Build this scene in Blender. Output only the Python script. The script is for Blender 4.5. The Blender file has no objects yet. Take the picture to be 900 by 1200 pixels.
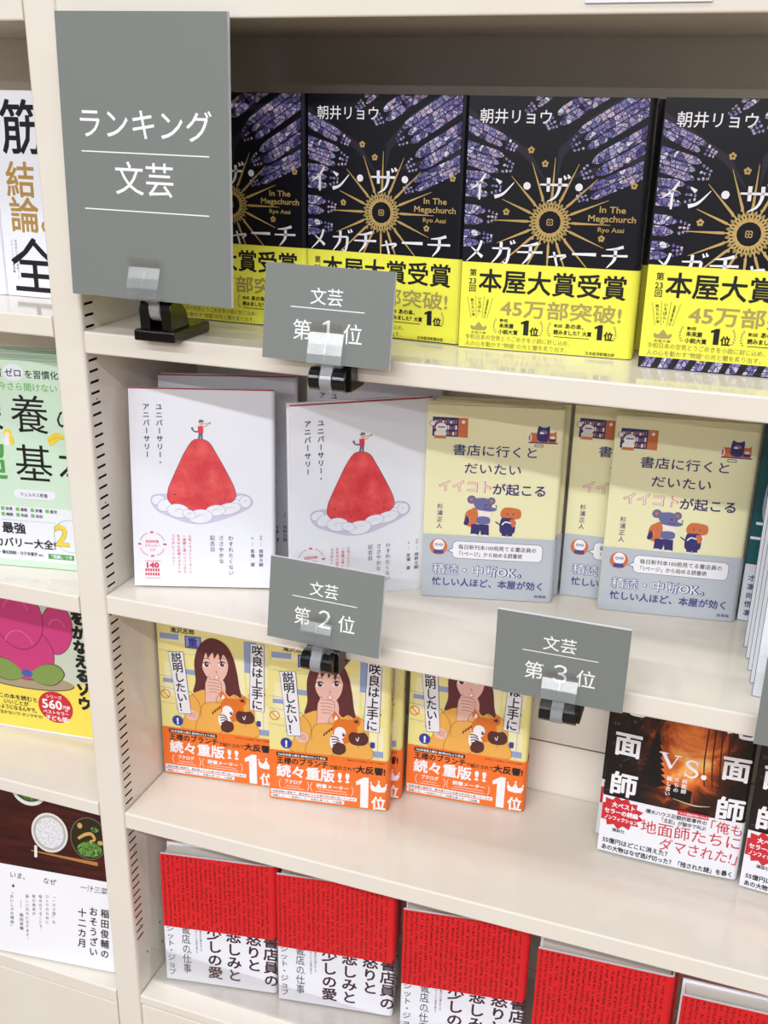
import bpy, bmesh, math, random
from mathutils import Matrix, Vector

scene = bpy.context.scene
COL = scene.collection
R = math.radians
PI = math.pi

# ------------------------------------------------------------------ camera
cam_d = bpy.data.cameras.new('camera')
cam = bpy.data.objects.new('camera', cam_d)
COL.objects.link(cam)
cam_d.sensor_fit = 'HORIZONTAL'
cam_d.sensor_width = 36.0
cam_d.lens = 36.0 * 1221.3 / 900.0
cam_d.clip_start = 0.02
cam_d.clip_end = 60
_r = Vector((0.9427, 0.3331, 0.0182)); _u = Vector((-0.1349, 0.3308, 0.9340)); _f = Vector((-0.3051, 0.8830, -0.3568))
_m = Matrix(((_r.x, _u.x, -_f.x, 0.5346), (_r.y, _u.y, -_f.y, -0.7504), (_r.z, _u.z, -_f.z, 0.3068), (0, 0, 0, 1)))
cam.matrix_world = _m
scene.camera = cam

# ------------------------------------------------------------------ world, lamps, exposure
world = bpy.data.worlds.new('world')
scene.world = world
world.use_nodes = True
_bg = world.node_tree.nodes['Background']
_bg.inputs[0].default_value = (0.93, 0.96, 1.0, 1)
_bg.inputs[1].default_value = 0.95
_nt = world.node_tree                      # the rest of the shop: dim ceiling and floor, brighter band at shelf height
_tcw = _nt.nodes.new('ShaderNodeTexCoord')
_sz = _nt.nodes.new('ShaderNodeSeparateXYZ')
_nt.links.new(_tcw.outputs['Generated'], _sz.inputs[0])
_rw = _nt.nodes.new('ShaderNodeValToRGB')
_mw = _nt.nodes.new('ShaderNodeMapRange')
_mw.inputs[1].default_value = -1.0
_nt.links.new(_sz.outputs['Z'], _mw.inputs[0])
_nt.links.new(_mw.outputs[0], _rw.inputs[0])
_e = _rw.color_ramp.elements
_e[0].position = 0.36; _e[0].color = (0.03, 0.025, 0.02, 1)
_e[1].position = 0.66; _e[1].color = (0.12, 0.125, 0.135, 1)
_e2 = _e.new(0.50); _e2.color = (0.24, 0.245, 0.26, 1)
_nt.links.new(_rw.outputs[0], _bg.inputs[0])
scene.view_settings.view_transform = 'Standard'
scene.view_settings.look = 'None'
scene.view_settings.exposure = 0.0
scene.view_settings.gamma = 1.0
scene.view_settings.use_curve_mapping = False
scene.cycles.max_bounces = 10
scene.cycles.transparent_max_bounces = 12


def ceiling_row(y, z, power, length=4.2, width=0.10, x=0.3):
    ld = bpy.data.lights.new('ceiling_tube', 'AREA')
    ld.shape = 'RECTANGLE'
    ld.size = length
    ld.size_y = width
    ld.energy = power
    ld.color = (0.965, 0.98, 1.0)
    o = bpy.data.objects.new('ceiling_tube', ld)
    COL.objects.link(o)
    o.location = (x, y, z)
    return o


ceiling_row(-0.68, 1.75, 19.6)
ceiling_row(-2.15, 1.75, 76)
ceiling_row(-3.65, 1.75, 104)
ceiling_row(-5.15, 1.75, 115)
ceiling_row(-6.65, 1.75, 120)


# ------------------------------------------------------------------ materials
def lin(c):
    c = c / 255.0
    return c / 12.92 if c <= 0.04045 else ((c + 0.055) / 1.055) ** 2.4


def rgba(c):
    return (lin(c[0]), lin(c[1]), lin(c[2]), 1.0)


MATS = {}


def mat(name, c=None, rough=0.45, metal=0.0, spec=0.5, trans=0.0, coat=0.0, ior=1.45):
    if name in MATS:
        return MATS[name]
    m = bpy.data.materials.new(name)
    m.use_nodes = True
    b = m.node_tree.nodes['Principled BSDF']
    b.inputs['Base Color'].default_value = rgba(c)
    b.inputs['Roughness'].default_value = rough
    b.inputs['Metallic'].default_value = metal
    b.inputs['Specular IOR Level'].default_value = spec
    b.inputs['Transmission Weight'].default_value = trans
    b.inputs['Coat Weight'].default_value = coat
    b.inputs['IOR'].default_value = ior
    MATS[name] = m
    return m


def nodes(m):
    nt = m.node_tree
    return nt, nt.nodes['Principled BSDF']


def node_ramp(nt, stops, fac):
    r = nt.nodes.new('ShaderNodeValToRGB')
    while len(r.color_ramp.elements) < len(stops):
        r.color_ramp.elements.new(0.5)
    for e, (p, c) in zip(r.color_ramp.elements, stops):
        e.position = p
        e.color = rgba(c)
    nt.links.new(fac, r.inputs[0])
    return r.outputs[0]


def obj_coord(nt, scale=(1, 1, 1), rot=(0, 0, 0)):
    t = nt.nodes.new('ShaderNodeTexCoord')
    mp = nt.nodes.new('ShaderNodeMapping')
    mp.inputs['Scale'].default_value = scale
    mp.inputs['Rotation'].default_value = rot
    nt.links.new(t.outputs['Object'], mp.inputs[0])
    return mp.outputs[0]


def noise(nt, vec, scale, detail=3.0, rough=0.5, dist=0.0):
    n = nt.nodes.new('ShaderNodeTexNoise')
    n.inputs['Scale'].default_value = scale
    n.inputs['Detail'].default_value = detail
    n.inputs['Roughness'].default_value = rough
    n.inputs['Distortion'].default_value = dist
    nt.links.new(vec, n.inputs['Vector'])
    return n.outputs['Fac']


# painted steel of the bookcase: cream enamel with very faint mottling
def make_enamel():
    m = mat('cream_enamel', (238, 230, 219), rough=0.2, spec=0.5)
    nt, b = nodes(m)
    v = obj_coord(nt)
    f = noise(nt, v, 9.0, 4.0)
    c = node_ramp(nt, [(0.3, (235, 227, 215)), (0.7, (238, 231, 220))], f)
    nt.links.new(c, b.inputs['Base Color'])
    f2 = noise(nt, v, 60.0, 3.0)
    mr = nt.nodes.new('ShaderNodeMapRange')
    mr.inputs[3].default_value = 0.07
    mr.inputs[4].default_value = 0.12
    nt.links.new(f2, mr.inputs[0])
    nt.links.new(mr.outputs[0], b.inputs['Roughness'])
    return m


ENAMEL = make_enamel()
PAPER = mat('white_paper', (242, 242, 248), 0.4)


def make_pages(name, a, b_):
    m = mat(name, a, 0.8, spec=0.2)
    nt, b = nodes(m)
    v = obj_coord(nt, (1, 1, 0.02))
    w = nt.nodes.new('ShaderNodeTexWave')
    w.bands_direction = 'Y'
    w.inputs['Scale'].default_value = 420.0
    w.inputs['Distortion'].default_value = 2.5
    w.inputs['Detail'].default_value = 2.0
    nt.links.new(v, w.inputs['Vector'])
    c = node_ramp(nt, [(0.0, b_), (1.0, a)], w.outputs['Fac'])
    nt.links.new(c, b.inputs['Base Color'])
    return m


PAGES = make_pages('page_edges', (236, 232, 226), (206, 202, 198))
BLACK_PLASTIC = mat('black_plastic', (10, 10, 12), 0.18, coat=0.3)
ACRYLIC = mat('clear_acrylic', (250, 252, 255), 0.04, trans=1.0, ior=1.35)
SIGN_GREY = mat('grey_card', (126, 131, 128), 0.55)
SIGN_CORE = mat('foam_board_core', (238, 240, 250), 0.6)
WHITE_INK = mat('white_ink', (250, 250, 250), 0.45)


# ------------------------------------------------------------------ mesh helpers
def link(name, me, parent=None):
    o = bpy.data.objects.new(name, me)
    COL.objects.link(o)
    if parent is not None:
        o.parent = parent
    return o


def mesh_from(name, verts, faces, mats, fm=None, smooth=False):
    me = bpy.data.meshes.new(name)
    me.from_pydata(verts, [], faces)
    for m in mats:
        me.materials.append(m)
    if fm:
        for p, i in zip(me.polygons, fm):
            p.material_index = i
    if smooth:
        for p in me.polygons:
            p.use_smooth = True
    me.update()
    return me


def from_bm(name, bm, mats, smooth=False):
    me = bpy.data.meshes.new(name)
    bm.to_mesh(me)
    bm.free()
    for m in mats:
        me.materials.append(m)
    if smooth:
        for p in me.polygons:
            p.use_smooth = True
    return me


def bm_box(bm, x0, x1, y0, y1, z0, z1, bevel=0.0, seg=2, mi=0):
    vs = [bm.verts.new(p) for p in ((x0, y0, z0), (x1, y0, z0), (x1, y1, z0), (x0, y1, z0),
                                    (x0, y0, z1), (x1, y0, z1), (x1, y1, z1), (x0, y1, z1))]
    fs = [bm.faces.new([vs[i] for i in q]) for q in ((0, 3, 2, 1), (4, 5, 6, 7), (0, 1, 5, 4), (1, 2, 6, 5), (2, 3, 7, 6), (3, 0, 4, 7))]
    for f in fs:
        f.material_index = mi
    if bevel > 0:
        es = list({e for f in fs for e in f.edges})
        bmesh.ops.bevel(bm, geom=es, offset=bevel, segments=seg, profile=0.5, affect='EDGES')


def bm_prism(bm, prof, axis, a, b, mi=0, bevel=0.0):
    # prof: 2D outline; axis 'x': outline in (y,z) extruded from x=a to x=b; 'z': outline in (x,y)
    def P(p, t):
        return (t, p[0], p[1]) if axis == 'x' else ((p[0], p[1], t) if axis == 'z' else (p[0], t, p[1]))
    v0 = [bm.verts.new(P(p, a)) for p in prof]
    v1 = [bm.verts.new(P(p, b)) for p in prof]
    n = len(prof)
    fs = [bm.faces.new(v0), bm.faces.new(list(reversed(v1)))]
    for i in range(n):
        j = (i + 1) % n
        fs.append(bm.faces.new((v0[j], v0[i], v1[i], v1[j])))
    for f in fs:
        f.material_index = mi
    bmesh.ops.recalc_face_normals(bm, faces=fs)
    if bevel > 0:
        bmesh.ops.bevel(bm, geom=list({e for f in fs for e in f.edges}), offset=bevel, segments=2, profile=0.5, affect='EDGES')


def bm_cyl(bm, c, r, x0, x1, seg=28, mi=0):
    prof = [(c[0] + r * math.cos(2 * PI * i / seg), c[1] + r * math.sin(2 * PI * i / seg)) for i in range(seg)]
    bm_prism(bm, prof, 'x', x0, x1, mi)


def tag(o, label=None, cat=None, group=None, kind=None):
    if label:
        o['label'] = label
    if cat:
        o['category'] = cat
    if group:
        o['group'] = group
    if kind:
        o['kind'] = kind
    return o


def empty(name, loc, rot=(0, 0, 0)):
    o = bpy.data.objects.new(name, None)
    o.empty_display_size = 0.02
    COL.objects.link(o)
    o.location = loc
    o.rotation_euler = rot
    return o


# ------------------------------------------------------------------ printed artwork (flat ink on a cover, in millimetres)
_tc = bpy.data.curves.new('lettering', 'FONT')
_to = bpy.data.objects.new('lettering', _tc)
COL.objects.link(_to)
_tc.dimensions = '2D'
_tc.fill_mode = 'FRONT'
_tc.resolution_u = 2
_TXT = {}


def glyphs(s, res=2):
    k = (s, res)
    if k not in _TXT:
        _tc.body = s
        _tc.resolution_u = res
        dg = bpy.context.evaluated_depsgraph_get()
        dg.update()
        me = bpy.data.meshes.new_from_object(_to.evaluated_get(dg))
        _TXT[k] = ([(v.co.x, v.co.y) for v in me.vertices], [tuple(p.vertices) for p in me.polygons])
        bpy.data.meshes.remove(me)
    return _TXT[k]


def spline(pts, n=6, closed=True):
    out = []
    N = len(pts)
    rng = range(N) if closed else range(N - 1)
    for i in rng:
        if closed:
            p0, p1, p2, p3 = pts[(i - 1) % N], pts[i], pts[(i + 1) % N], pts[(i + 2) % N]
        else:
            p0, p1, p2, p3 = pts[max(i - 1, 0)], pts[i], pts[i + 1], pts[min(i + 2, N - 1)]
        for k in range(n):
            t = k / n
            t2, t3 = t * t, t * t * t
            out.append(tuple(0.5 * ((2 * p1[a]) + (-p0[a] + p2[a]) * t + (2 * p0[a] - 5 * p1[a] + 4 * p2[a] - p3[a]) * t2 +
                                    (-p0[a] + 3 * p1[a] - 3 * p2[a] + p3[a]) * t3) for a in (0, 1)))
    if not closed:
        out.append(tuple(pts[-1]))
    return out


class Art:
    """Ink layers on a flat face. x to the right, y up, millimetres from the lower left corner."""

    def __init__(self, clip=None):
        self.v = []; self.f = []; self.m = []; self.mats = []; self.L = 0
        self.clip = clip
        self.strip = 0.0

    def _mi(self, m):
        if m not in self.mats:
            self.mats.append(m)
        return self.mats.index(m)

    def add(self, m, pts, faces, hold=False, dz=0.0):
        if not hold:
            self.L += 1
        b = len(self.v)
        z = 0.06 + self.L * 0.008 + dz
        self.v += [(p[0], p[1], z) for p in pts]
        self.f += [tuple(b + i for i in q) for q in faces]
        self.m += [self._mi(m)] * len(faces)

    def poly(self, m, pts, hold=False):
        if self.clip:
            pts = clip_poly(pts, self.clip)
            if len(pts) < 3:
                return
        if self.strip:
            lo, hi = min(p[0] for p in pts), max(p[0] for p in pts)
            if hi - lo > self.strip * 1.5:
                n = int(math.ceil((hi - lo) / self.strip))
                w = (hi - lo) / n
                keep, self.strip = self.strip, 0.0
                for i in range(n):
                    q = clip_poly(pts, (lo + i * w, -1e3, lo + (i + 1) * w, 1e3))
                    if len(q) > 2:
                        self.poly(m, q, hold or i > 0)
                self.strip = keep
                return
        a = sum(pts[i][0] * pts[(i + 1) % len(pts)][1] - pts[(i + 1) % len(pts)][0] * pts[i][1] for i in range(len(pts)))
        if a < 0:
            pts = list(reversed(pts))
        self.add(m, pts, [tuple(range(len(pts)))], hold)

    def blob(self, m, pts, n=6, hold=False):
        self.poly(m, spline(pts, n), hold)

    def rect(self, m, x0, y0, x1, y1, hold=False):
        self.poly(m, [(x0, y0), (x1, y0), (x1, y1), (x0, y1)], hold)

    def rrect(self, m, x0, y0, x1, y1, r, hold=False):
        p = []
        for cx, cy, a in ((x1 - r, y1 - r, 0), (x0 + r, y1 - r, 90), (x0 + r, y0 + r, 180), (x1 - r, y0 + r, 270)):
            p += [(cx + r * math.cos(R(a + t)), cy + r * math.sin(R(a + t))) for t in (0, 22.5, 45, 67.5, 90)]
        self.poly(m, p, hold)

    def ell(self, m, cx, cy, rx, ry=None, rot=0, n=28, hold=False):
        ry = rx if ry is None else ry
        c, s = math.cos(R(rot)), math.sin(R(rot))
        p = []
        for i in range(n):
            a = 2 * PI * i / n
            x, y = rx * math.cos(a), ry * math.sin(a)
            p.append((cx + x * c - y * s, cy + x * s + y * c))
        self.poly(m, p, hold)

    def ring(self, m, cx, cy, rx, ry, w, a0=0, a1=360, n=36, hold=False, rot=0):
        c, s = math.cos(R(rot)), math.sin(R(rot))
        pts = []; fs = []
        for i in range(n + 1):
            a = R(a0 + (a1 - a0) * i / n)
            for k in (-0.5, 0.5):
                x, y = (rx + k * w) * math.cos(a), (ry + k * w) * math.sin(a)
                pts.append((cx + x * c - y * s, cy + x * s + y * c))
        for i in range(n):
            fs.append((2 * i, 2 * i + 1, 2 * i + 3, 2 * i + 2))
        self.add(m, pts, fs, hold)

    def stroke(self, m, pts, w, hold=False, smooth=5):
        # w: one width or a list of widths along the line
        if smooth and len(pts) > 2:
            q = spline(pts, smooth, False)
        else:
            q = list(pts)
        n = len(q)
        W = []
        for i in range(n):
            if isinstance(w, (list, tuple)):
                t = i / (n - 1) * (len(w) - 1)
                k = min(int(t), len(w) - 2)
                W.append(w[k] + (w[k + 1] - w[k]) * (t - k))
            else:
                W.append(w)
        P = []; F = []
        for i in range(n):
            a = q[max(i - 1, 0)]; b = q[min(i + 1, n - 1)]
            dx, dy = b[0] - a[0], b[1] - a[1]
            L = math.hypot(dx, dy) or 1
            nx, ny = -dy / L * W[i] / 2, dx / L * W[i] / 2
            P += [(q[i][0] - nx, q[i][1] - ny), (q[i][0] + nx, q[i][1] + ny)]
        if self.clip:
            x0, y0, x1, y1 = self.clip
            if any(p[0] < x0 or p[0] > x1 or p[1] < y0 or p[1] > y1 for p in P):
                for i in range(n - 1):
                    self.poly(m, [P[2 * i], P[2 * i + 2], P[2 * i + 3], P[2 * i + 1]], hold or i > 0)
                return
        for i in range(n - 1):
            F.append((2 * i, 2 * i + 2, 2 * i + 3, 2 * i + 1))
        self.add(m, P, F, hold)

    def outline(self, m, pts, w, n=6, hold=False):
        q = spline(pts, n)
        self.stroke(m, q + [q[0], q[1]], w, hold, smooth=0)

    def text(self, m, s, x, y, size, bold=0.0, width=None, sx=1.0, rot=0.0, shear=0.0, hold=False, align='l', res=2, wide=False):
        """Horizontal line; (x, y) is the left end of the base line; width fits the line to that many mm."""
        s = s.replace('!', '\uff01').replace('?', '\uff1f').replace('1', '\uff11') if wide else s
        v, f = glyphs(s, res)
        if not v:
            return
        if width:
            sx = width / (max(p[0] for p in v) * size)
        c, sn = math.cos(R(rot)), math.sin(R(rot))
        off = 0
        if align == 'c':
            off = -0.5 * (min(p[0] for p in v) + max(p[0] for p in v))
        if align == 'r':
            off = -max(p[0] for p in v)
        pts = []
        for px, py in v:
            X = (px + off) * size * sx + py * size * shear
            Y = py * size
            pts.append((x + X * c - Y * sn, y + X * sn + Y * c))
        self.weight(m, pts, f, bold * size, hold)

    def weight(self, m, pts, f, d, hold):
        # heavier strokes: the same glyphs printed again, shifted round a small circle
        self.add(m, pts, f, hold)
        if d > 0.012:
            n = 8 if d > 0.35 else 5
            for i in range(n):
                t = 2 * PI * (i + 0.5) / n
                self.add(m, [(p[0] + d * math.cos(t), p[1] + d * math.sin(t)) for p in pts], f, True, 0.0015 * (i + 1))
            if d > 0.7:
                for i in range(6):
                    t = 2 * PI * i / 6
                    self.add(m, [(p[0] + d * .5 * math.cos(t), p[1] + d * .5 * math.sin(t)) for p in pts], f, True, 0.0015 * (i + 10))
            self.L += 1

    def vtext(self, m, s, x, y, size, pitch=None, bold=0.0, hold=False, rot=0.0, sx=1.0, res=2):
        """Vertical line; x is the centre of the column, y its top."""
        pitch = pitch or size
        if not hold:
            self.L += 1
        c, sn = math.cos(R(rot)), math.sin(R(rot))
        for i, ch in enumerate(s):
            if ch == ' ' or ch == '\u3000':
                continue
            v, f = glyphs(ch, res)
            turn = ch in '\u30fc\u2014\u2015\u301c\u300c\u300d()\uff08\uff09'
            shift = ch in '\u3001\u3002'
            pts = []
            for px, py in v:
                a, b = px - 0.5, py - 0.38
                if ord(ch) < 128:
                    a = px - 0.28
                if turn:
                    a, b = b, -a
                if shift:
                    a += 0.5; b += 0.5
                X, Y = a * size * sx, b * size - (i + 0.5) * pitch
                pts.append((x + X * c - Y * sn, y + X * sn + Y * c))
            lv = self.L
            self.weight(m, pts, f, bold * size, True)
            self.L = lv
        self.L += 2


def clip_poly(pts, box):
    x0, y0, x1, y1 = box
    for ax, lim, sg in ((0, x0, 1), (0, x1, -1), (1, y0, 1), (1, y1, -1)):
        out = []
        for i in range(len(pts)):
            a, b = pts[i - 1], pts[i]
            da, db = (a[ax] - lim) * sg, (b[ax] - lim) * sg
            if (da < 0) != (db < 0):
                t = da / (da - db)
                out.append((a[0] + (b[0] - a[0]) * t, a[1] + (b[1] - a[1]) * t))
            if db >= 0:
                out.append(b)
        pts = out
        if not pts:
            return []
    return pts


# ------------------------------------------------------------------ book builder
def jacket(name, W, H, D, z0, z1, grow, base, art=None, spine=None, board=0.0018, bow=0.0, spine_mat=None):
    """Wrap-round cover (or band) from z0 to z1 in metres with ink on its front and spine."""
    r = min(0.004, D * 0.3)
    g = grow

    def outer(o):
        p = []
        N = 10
        for i in range(N + 1):
            u = i / N
            x = (W - r) * u
            p.append((x, -o - bow * 4 * u * (1 - u) * 1.0))
        for a in (-67.5, -45, -22.5, 0):
            p.append((W - r + (r + o) * math.cos(R(a)), r + (r + o) * math.sin(R(a))))
        for a in (0, 22.5, 45, 67.5, 90):
            p.append((W - r + (r + o) * math.cos(R(a)), D - r + (r + o) * math.sin(R(a))))
        p.append((0, D + o))
        return p
    po = outer(g)
    pi = outer(-board) if grow == 0 else outer(g - 0.00018)
    pi[0] = (pi[0][0], pi[0][1]); n = len(po)
    verts = []
    for z in (z0, z1):
        verts += [(a, b, z) for a, b in po]
    for z in (z0, z1):
        verts += [(a, b, z) for a, b in pi]
    faces = []; fm = []
    mats = [base, spine_mat or base]
    for i in range(n - 1):
        k = 1 if 10 < i < n - 2 else 0
        faces.append((i, i + 1, n + i + 1, n + i)); fm.append(k)
        faces.append((2 * n + i + 1, 2 * n + i, 3 * n + i, 3 * n + i + 1)); fm.append(0)
        faces.append((n + i, n + i + 1, 3 * n + i + 1, 3 * n + i)); fm.append(k)
        faces.append((i + 1, i, 2 * n + i, 2 * n + i + 1)); fm.append(k)
    for e in (0, n - 1):
        q = (e, n + e, 3 * n + e, 2 * n + e)
        faces.append(q if e == 0 else tuple(reversed(q))); fm.append(0)

    def put(a, side):
        if a is None:
            return
        off = len(verts)
        for (x, y, d) in a.v:
            x, y, d = x / 1000, y / 1000, d / 1000
            if side == 'f':
                u = min(max(x / (W - r), 0), 1)
                verts.append((x, -g - bow * 4 * u * (1 - u) - d, z0 + y))
            else:
                verts.append((W + g + d, x, z0 + y))
        mo = len(mats)
        mats.extend(a.mats)
        for q, m in zip(a.f, a.m):
            faces.append(tuple(off + i for i in q)); fm.append(mo + m)
    put(art, 'f')
    put(spine, 's')
    return mesh_from(name, verts, faces, mats, fm)


def page_block(name, W, H, D, pages=None, inset=0.003, top=None):
    bm = bmesh.new()
    t = top if top is not None else H - 0.003
    bm_box(bm, inset, W - 0.003, 0.0019, D - 0.0019, 0.003, t)
    return from_bm(name, bm, [pages or PAGES])


def make_book(kind, W, H, D, base, art=None, spine=None, band=None, bow=0.0, spine_mat=None, pages=None, squeeze=1.0, flush=False):
    """band: (z0, z1, material, art, spine_art). Returns the shared meshes of this title."""
    d = {'W': W, 'H': H, 'D': D, 'kind': kind, 'parts': []}
    if squeeze != 1.0:
        for q in (art, band[3] if band else None):
            if q:
                q.v = [(x * squeeze, y, z) for x, y, z in q.v]
    d['parts'].append(('cover', jacket(kind + '_cover', W, H, D, 0, H, 0, base, art, spine, bow=bow, spine_mat=spine_mat)))
    d['parts'].append(('page_block', page_block(kind + '_pages', W, H, D, pages, inset=0.0004 if flush else 0.003)))
    if band:
        d['parts'].append(('paper_band', jacket(kind + '_band', W, H, D, band[0], band[1], 0.0009, band[2], band[3], band[4], bow=bow)))
    d['proto'] = None
    return d


def place(book, x, y, z, yaw, lean, label, group, name='book'):
    """Stand one copy with its lower left front corner at x, y; lean tips the top backwards (degrees)."""
    lift = book['D'] * math.sin(R(lean)) if lean > 0 else 0.0
    if book['proto'] is None:
        root = empty(name, (0, 0, 0))
        for n, me in book['parts']:
            link(n, me, root)
        book['proto'] = root
    else:
        src = book['proto']
        root = src.copy()
        COL.objects.link(root)
        for ch in list(src.children):
            c = ch.copy()
            COL.objects.link(c)
            c.parent = root
    root.location = (x, y, z + lift + 0.0002)
    root.rotation_euler = (R(-lean), 0, R(yaw))
    tag(root, label, 'book', group)
    return root


# ------------------------------------------------------------------ setting
FLOOR_Z = -0.95
TOP_Z = 0.46
BACK_Y = 0.191
UPW = 0.0304
ZR = {1: 0.1288, 2: -0.1205, 3: -0.3658, 4: -0.6086}     # right bay: tops of the shelves
ZL = {1: 0.139, 2: -0.127, 3: -0.362, 4: -0.613}         # left bay
HEAD_Z = 0.3697


def make_floor_mat():
    m = mat('wood_floor', (132, 106, 80), 0.35)
    nt, b = nodes(m)
    f = noise(nt, obj_coord(nt), 14.0, 6.0)
    nt.links.new(node_ramp(nt, [(0.3, (128, 102, 76)), (0.7, (138, 111, 84))], f), b.inputs['Base Color'])
    return m


bm = bmesh.new()
bm_box(bm, -3.0, 3.6, -4.6, 0.35, FLOOR_Z - 0.05, FLOOR_Z)
tag(link('floor', from_bm('floor', bm, [make_floor_mat()])), kind='structure')
bm = bmesh.new()
bm_box(bm, -3.0, 3.6, 0.22, 0.32, FLOOR_Z, 1.75)
tag(link('wall_back', from_bm('wall_back', bm, [mat('plaster_wall', (226, 224, 220), 0.8)])), kind='structure')


def upright_mesh(x0, x1, holes):
    """Hollow pressed steel post: rounded front corners, a row of punched bracket slots on its inner face."""
    r = 0.0035
    prof = [(x0, BACK_Y + 0.012), (x0, r)]
    for a in (22.5, 45, 67.5):
        prof.append((x0 + r - r * math.cos(R(a)), r - r * math.sin(R(a))))
    prof.append((x0 + r, 0)); prof.append((x1 - r, 0))
    for a in (22.5, 45, 67.5):
        prof.append((x1 - r + r * math.sin(R(a)), r - r * math.cos(R(a))))
    prof.append((x1, r))
    V = []; F = []; M = []
    n = len(prof)
    for z in (FLOOR_Z, TOP_Z):
        V += [(a, b, z) for a, b in prof]
    for i in range(n - 1):
        F.append((i, i + 1, n + i + 1, n + i)); M.append(0)

    def quad(x, ya, yb, za, zb, mi=0):
        b = len(V)
        V.extend([(x, ya, za), (x, yb, za), (x, yb, zb), (x, ya, zb)])
        F.append((b, b + 1, b + 2, b + 3)); M.append(mi)
    ya, yb, ye = 0.0052, 0.0178, BACK_Y + 0.012
    if holes:
        # a shallow fold line between the rounded front and the slotted face
        quad(x1, r, ya, FLOOR_Z, TOP_Z)
        quad(x1, yb, ye, FLOOR_Z, TOP_Z)
        z = FLOOR_Z
        for zc in holes:
            quad(x1, ya, yb, z, zc - 0.0011)
            z = zc + 0.0011
            b = len(V)      # the slot: four short walls and a blind dark bottom
            d = 0.004
            V.extend([(x1, ya, zc - .0011), (x1, yb, zc - .0011), (x1, yb, zc + .0011), (x1, ya, zc + .0011),
                      (x1 - d, ya, zc - .0011), (x1 - d, yb, zc - .0011), (x1 - d, yb, zc + .0011), (x1 - d, ya, zc + .0011)])
            for q in ((0, 4, 5, 1), (1, 5, 6, 2), (2, 6, 7, 3), (3, 7, 4, 0), (4, 7, 6, 5)):
                F.append(tuple(b + i for i in q)); M.append(1)
        quad(x1, ya, yb, z, TOP_Z)
    else:
        quad(x1, r, ye, FLOOR_Z, TOP_Z)
    b = len(V)
    V.extend([(x0, ye, FLOOR_Z), (x1, ye, FLOOR_Z), (x1, ye, TOP_Z), (x0, ye, TOP_Z)])
    F.append((b + 1, b, b + 3, b + 2)); M.append(0)
    F.append(tuple(range(n, 2 * n))); M.append(0)
    return mesh_from('upright', V, F, [ENAMEL, mat('slot_shadow_gap', (26, 22, 20), 0.8)], M)


case = empty('bookcase', (0, 0, FLOOR_Z))
tag(case, 'cream painted steel bookcase with slotted upright posts holding all the books', 'bookcase')


def case_part(name, me):
    o = link(name, me, case)
    o.location = (0, 0, -FLOOR_Z)
    return o


slots = []
k = 0
z = 0.1511 + 0.0098 * 22
while z > -0.535:
    slots.append(z)
    z -= 0.0098
slots.reverse()
RIGHT_X = 0.885
LEFT_X = -0.50
case_part('upright', upright_mesh(-UPW, 0.0, slots))
case_part('upright', upright_mesh(RIGHT_X, RIGHT_X + UPW, None))
case_part('upright', upright_mesh(LEFT_X - UPW, LEFT_X, slots))

# small round fixing holes between and below the slots
for yy, zz, rr in [(0.0128, q, 0.0009) for q in (0.0665, -0.0315, -0.2275, -0.3255, -0.4235, -0.5215)] + [(0.05, -0.549, 0.0014), (0.022, -0.566, 0.0014), (0.052, -0.578, 0.0014)]:
    bm = bmesh.new()
    bmesh.ops.create_circle(bm, cap_ends=True, radius=rr, segments=10, matrix=Matrix.Translation((0.00012, yy, zz)) @ Matrix.Rotation(PI / 2, 4, 'Y'))
    case_part('fixing_hole', from_bm('fixing_hole', bm, [MATS['slot_shadow_gap']]))

for x0, x1 in ((LEFT_X, -UPW), (0.0, RIGHT_X)):
    bm = bmesh.new()                                   # back sheet in two pieces with an open joint, a backing sheet behind
    bm_box(bm, x0 + .0005, x1 - .0005, BACK_Y + 0.008, BACK_Y + 0.010, FLOOR_Z, TOP_Z)
    bm_box(bm, x0 + .0005, x1 - .0005, BACK_Y, BACK_Y + 0.0015, -0.3036, TOP_Z)
    bm_box(bm, x0 + .0005, x1 - .0005, BACK_Y, BACK_Y + 0.0015, FLOOR_Z, -0.3054)
    case_part('back_panel', from_bm('back_panel', bm, [ENAMEL]))
    bm = bmesh.new()                                   # plinth front under the lowest shelf
    zt_ = -0.6225 if x0 == 0.0 else -0.6325
    bm_box(bm, x0 + 0.001, x1 - 0.001, 0.0012, 0.010, FLOOR_Z + 0.02, zt_, bevel=0.0012)
    case_part('plinth_panel', from_bm('plinth_panel', bm, [ENAMEL]))
    bm = bmesh.new()
    bm_box(bm, x0 + .0005, x1 - .0005, 0.03, BACK_Y, TOP_Z - 0.02, TOP_Z - 0.002)
    case_part('top_panel', from_bm('top_panel', bm, [ENAMEL]))


def shelf(x0, x1, ztop, t, label, group=None):
    bm = bmesh.new()
    y0, y1, b = 0.0004, BACK_Y - 0.002, 0.0016
    prof = [(y0, -t + b), (y0, -b)] + [(y0 + b - b * math.cos(R(q)), -b + b * math.sin(R(q))) for q in (30, 60)] + [(y0 + b, 0), (y1, 0), (y1, -t), (y0 + b, -t)]
    prof += [(y0 + b - b * math.sin(R(q)), -t + b - b * math.cos(R(q))) for q in (30, 60)]
    gap = 0.0012 if x0 == 0 else 0.0002
    bm_prism(bm, prof, 'x', x0 + gap, x1 - 0.0002)
    me = from_bm('shelf_board', bm, [ENAMEL], smooth=False)
    o = link('shelf_board', me)
    o.location = (0, 0, ztop)
    return tag(o, label, 'shelf', group)


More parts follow.
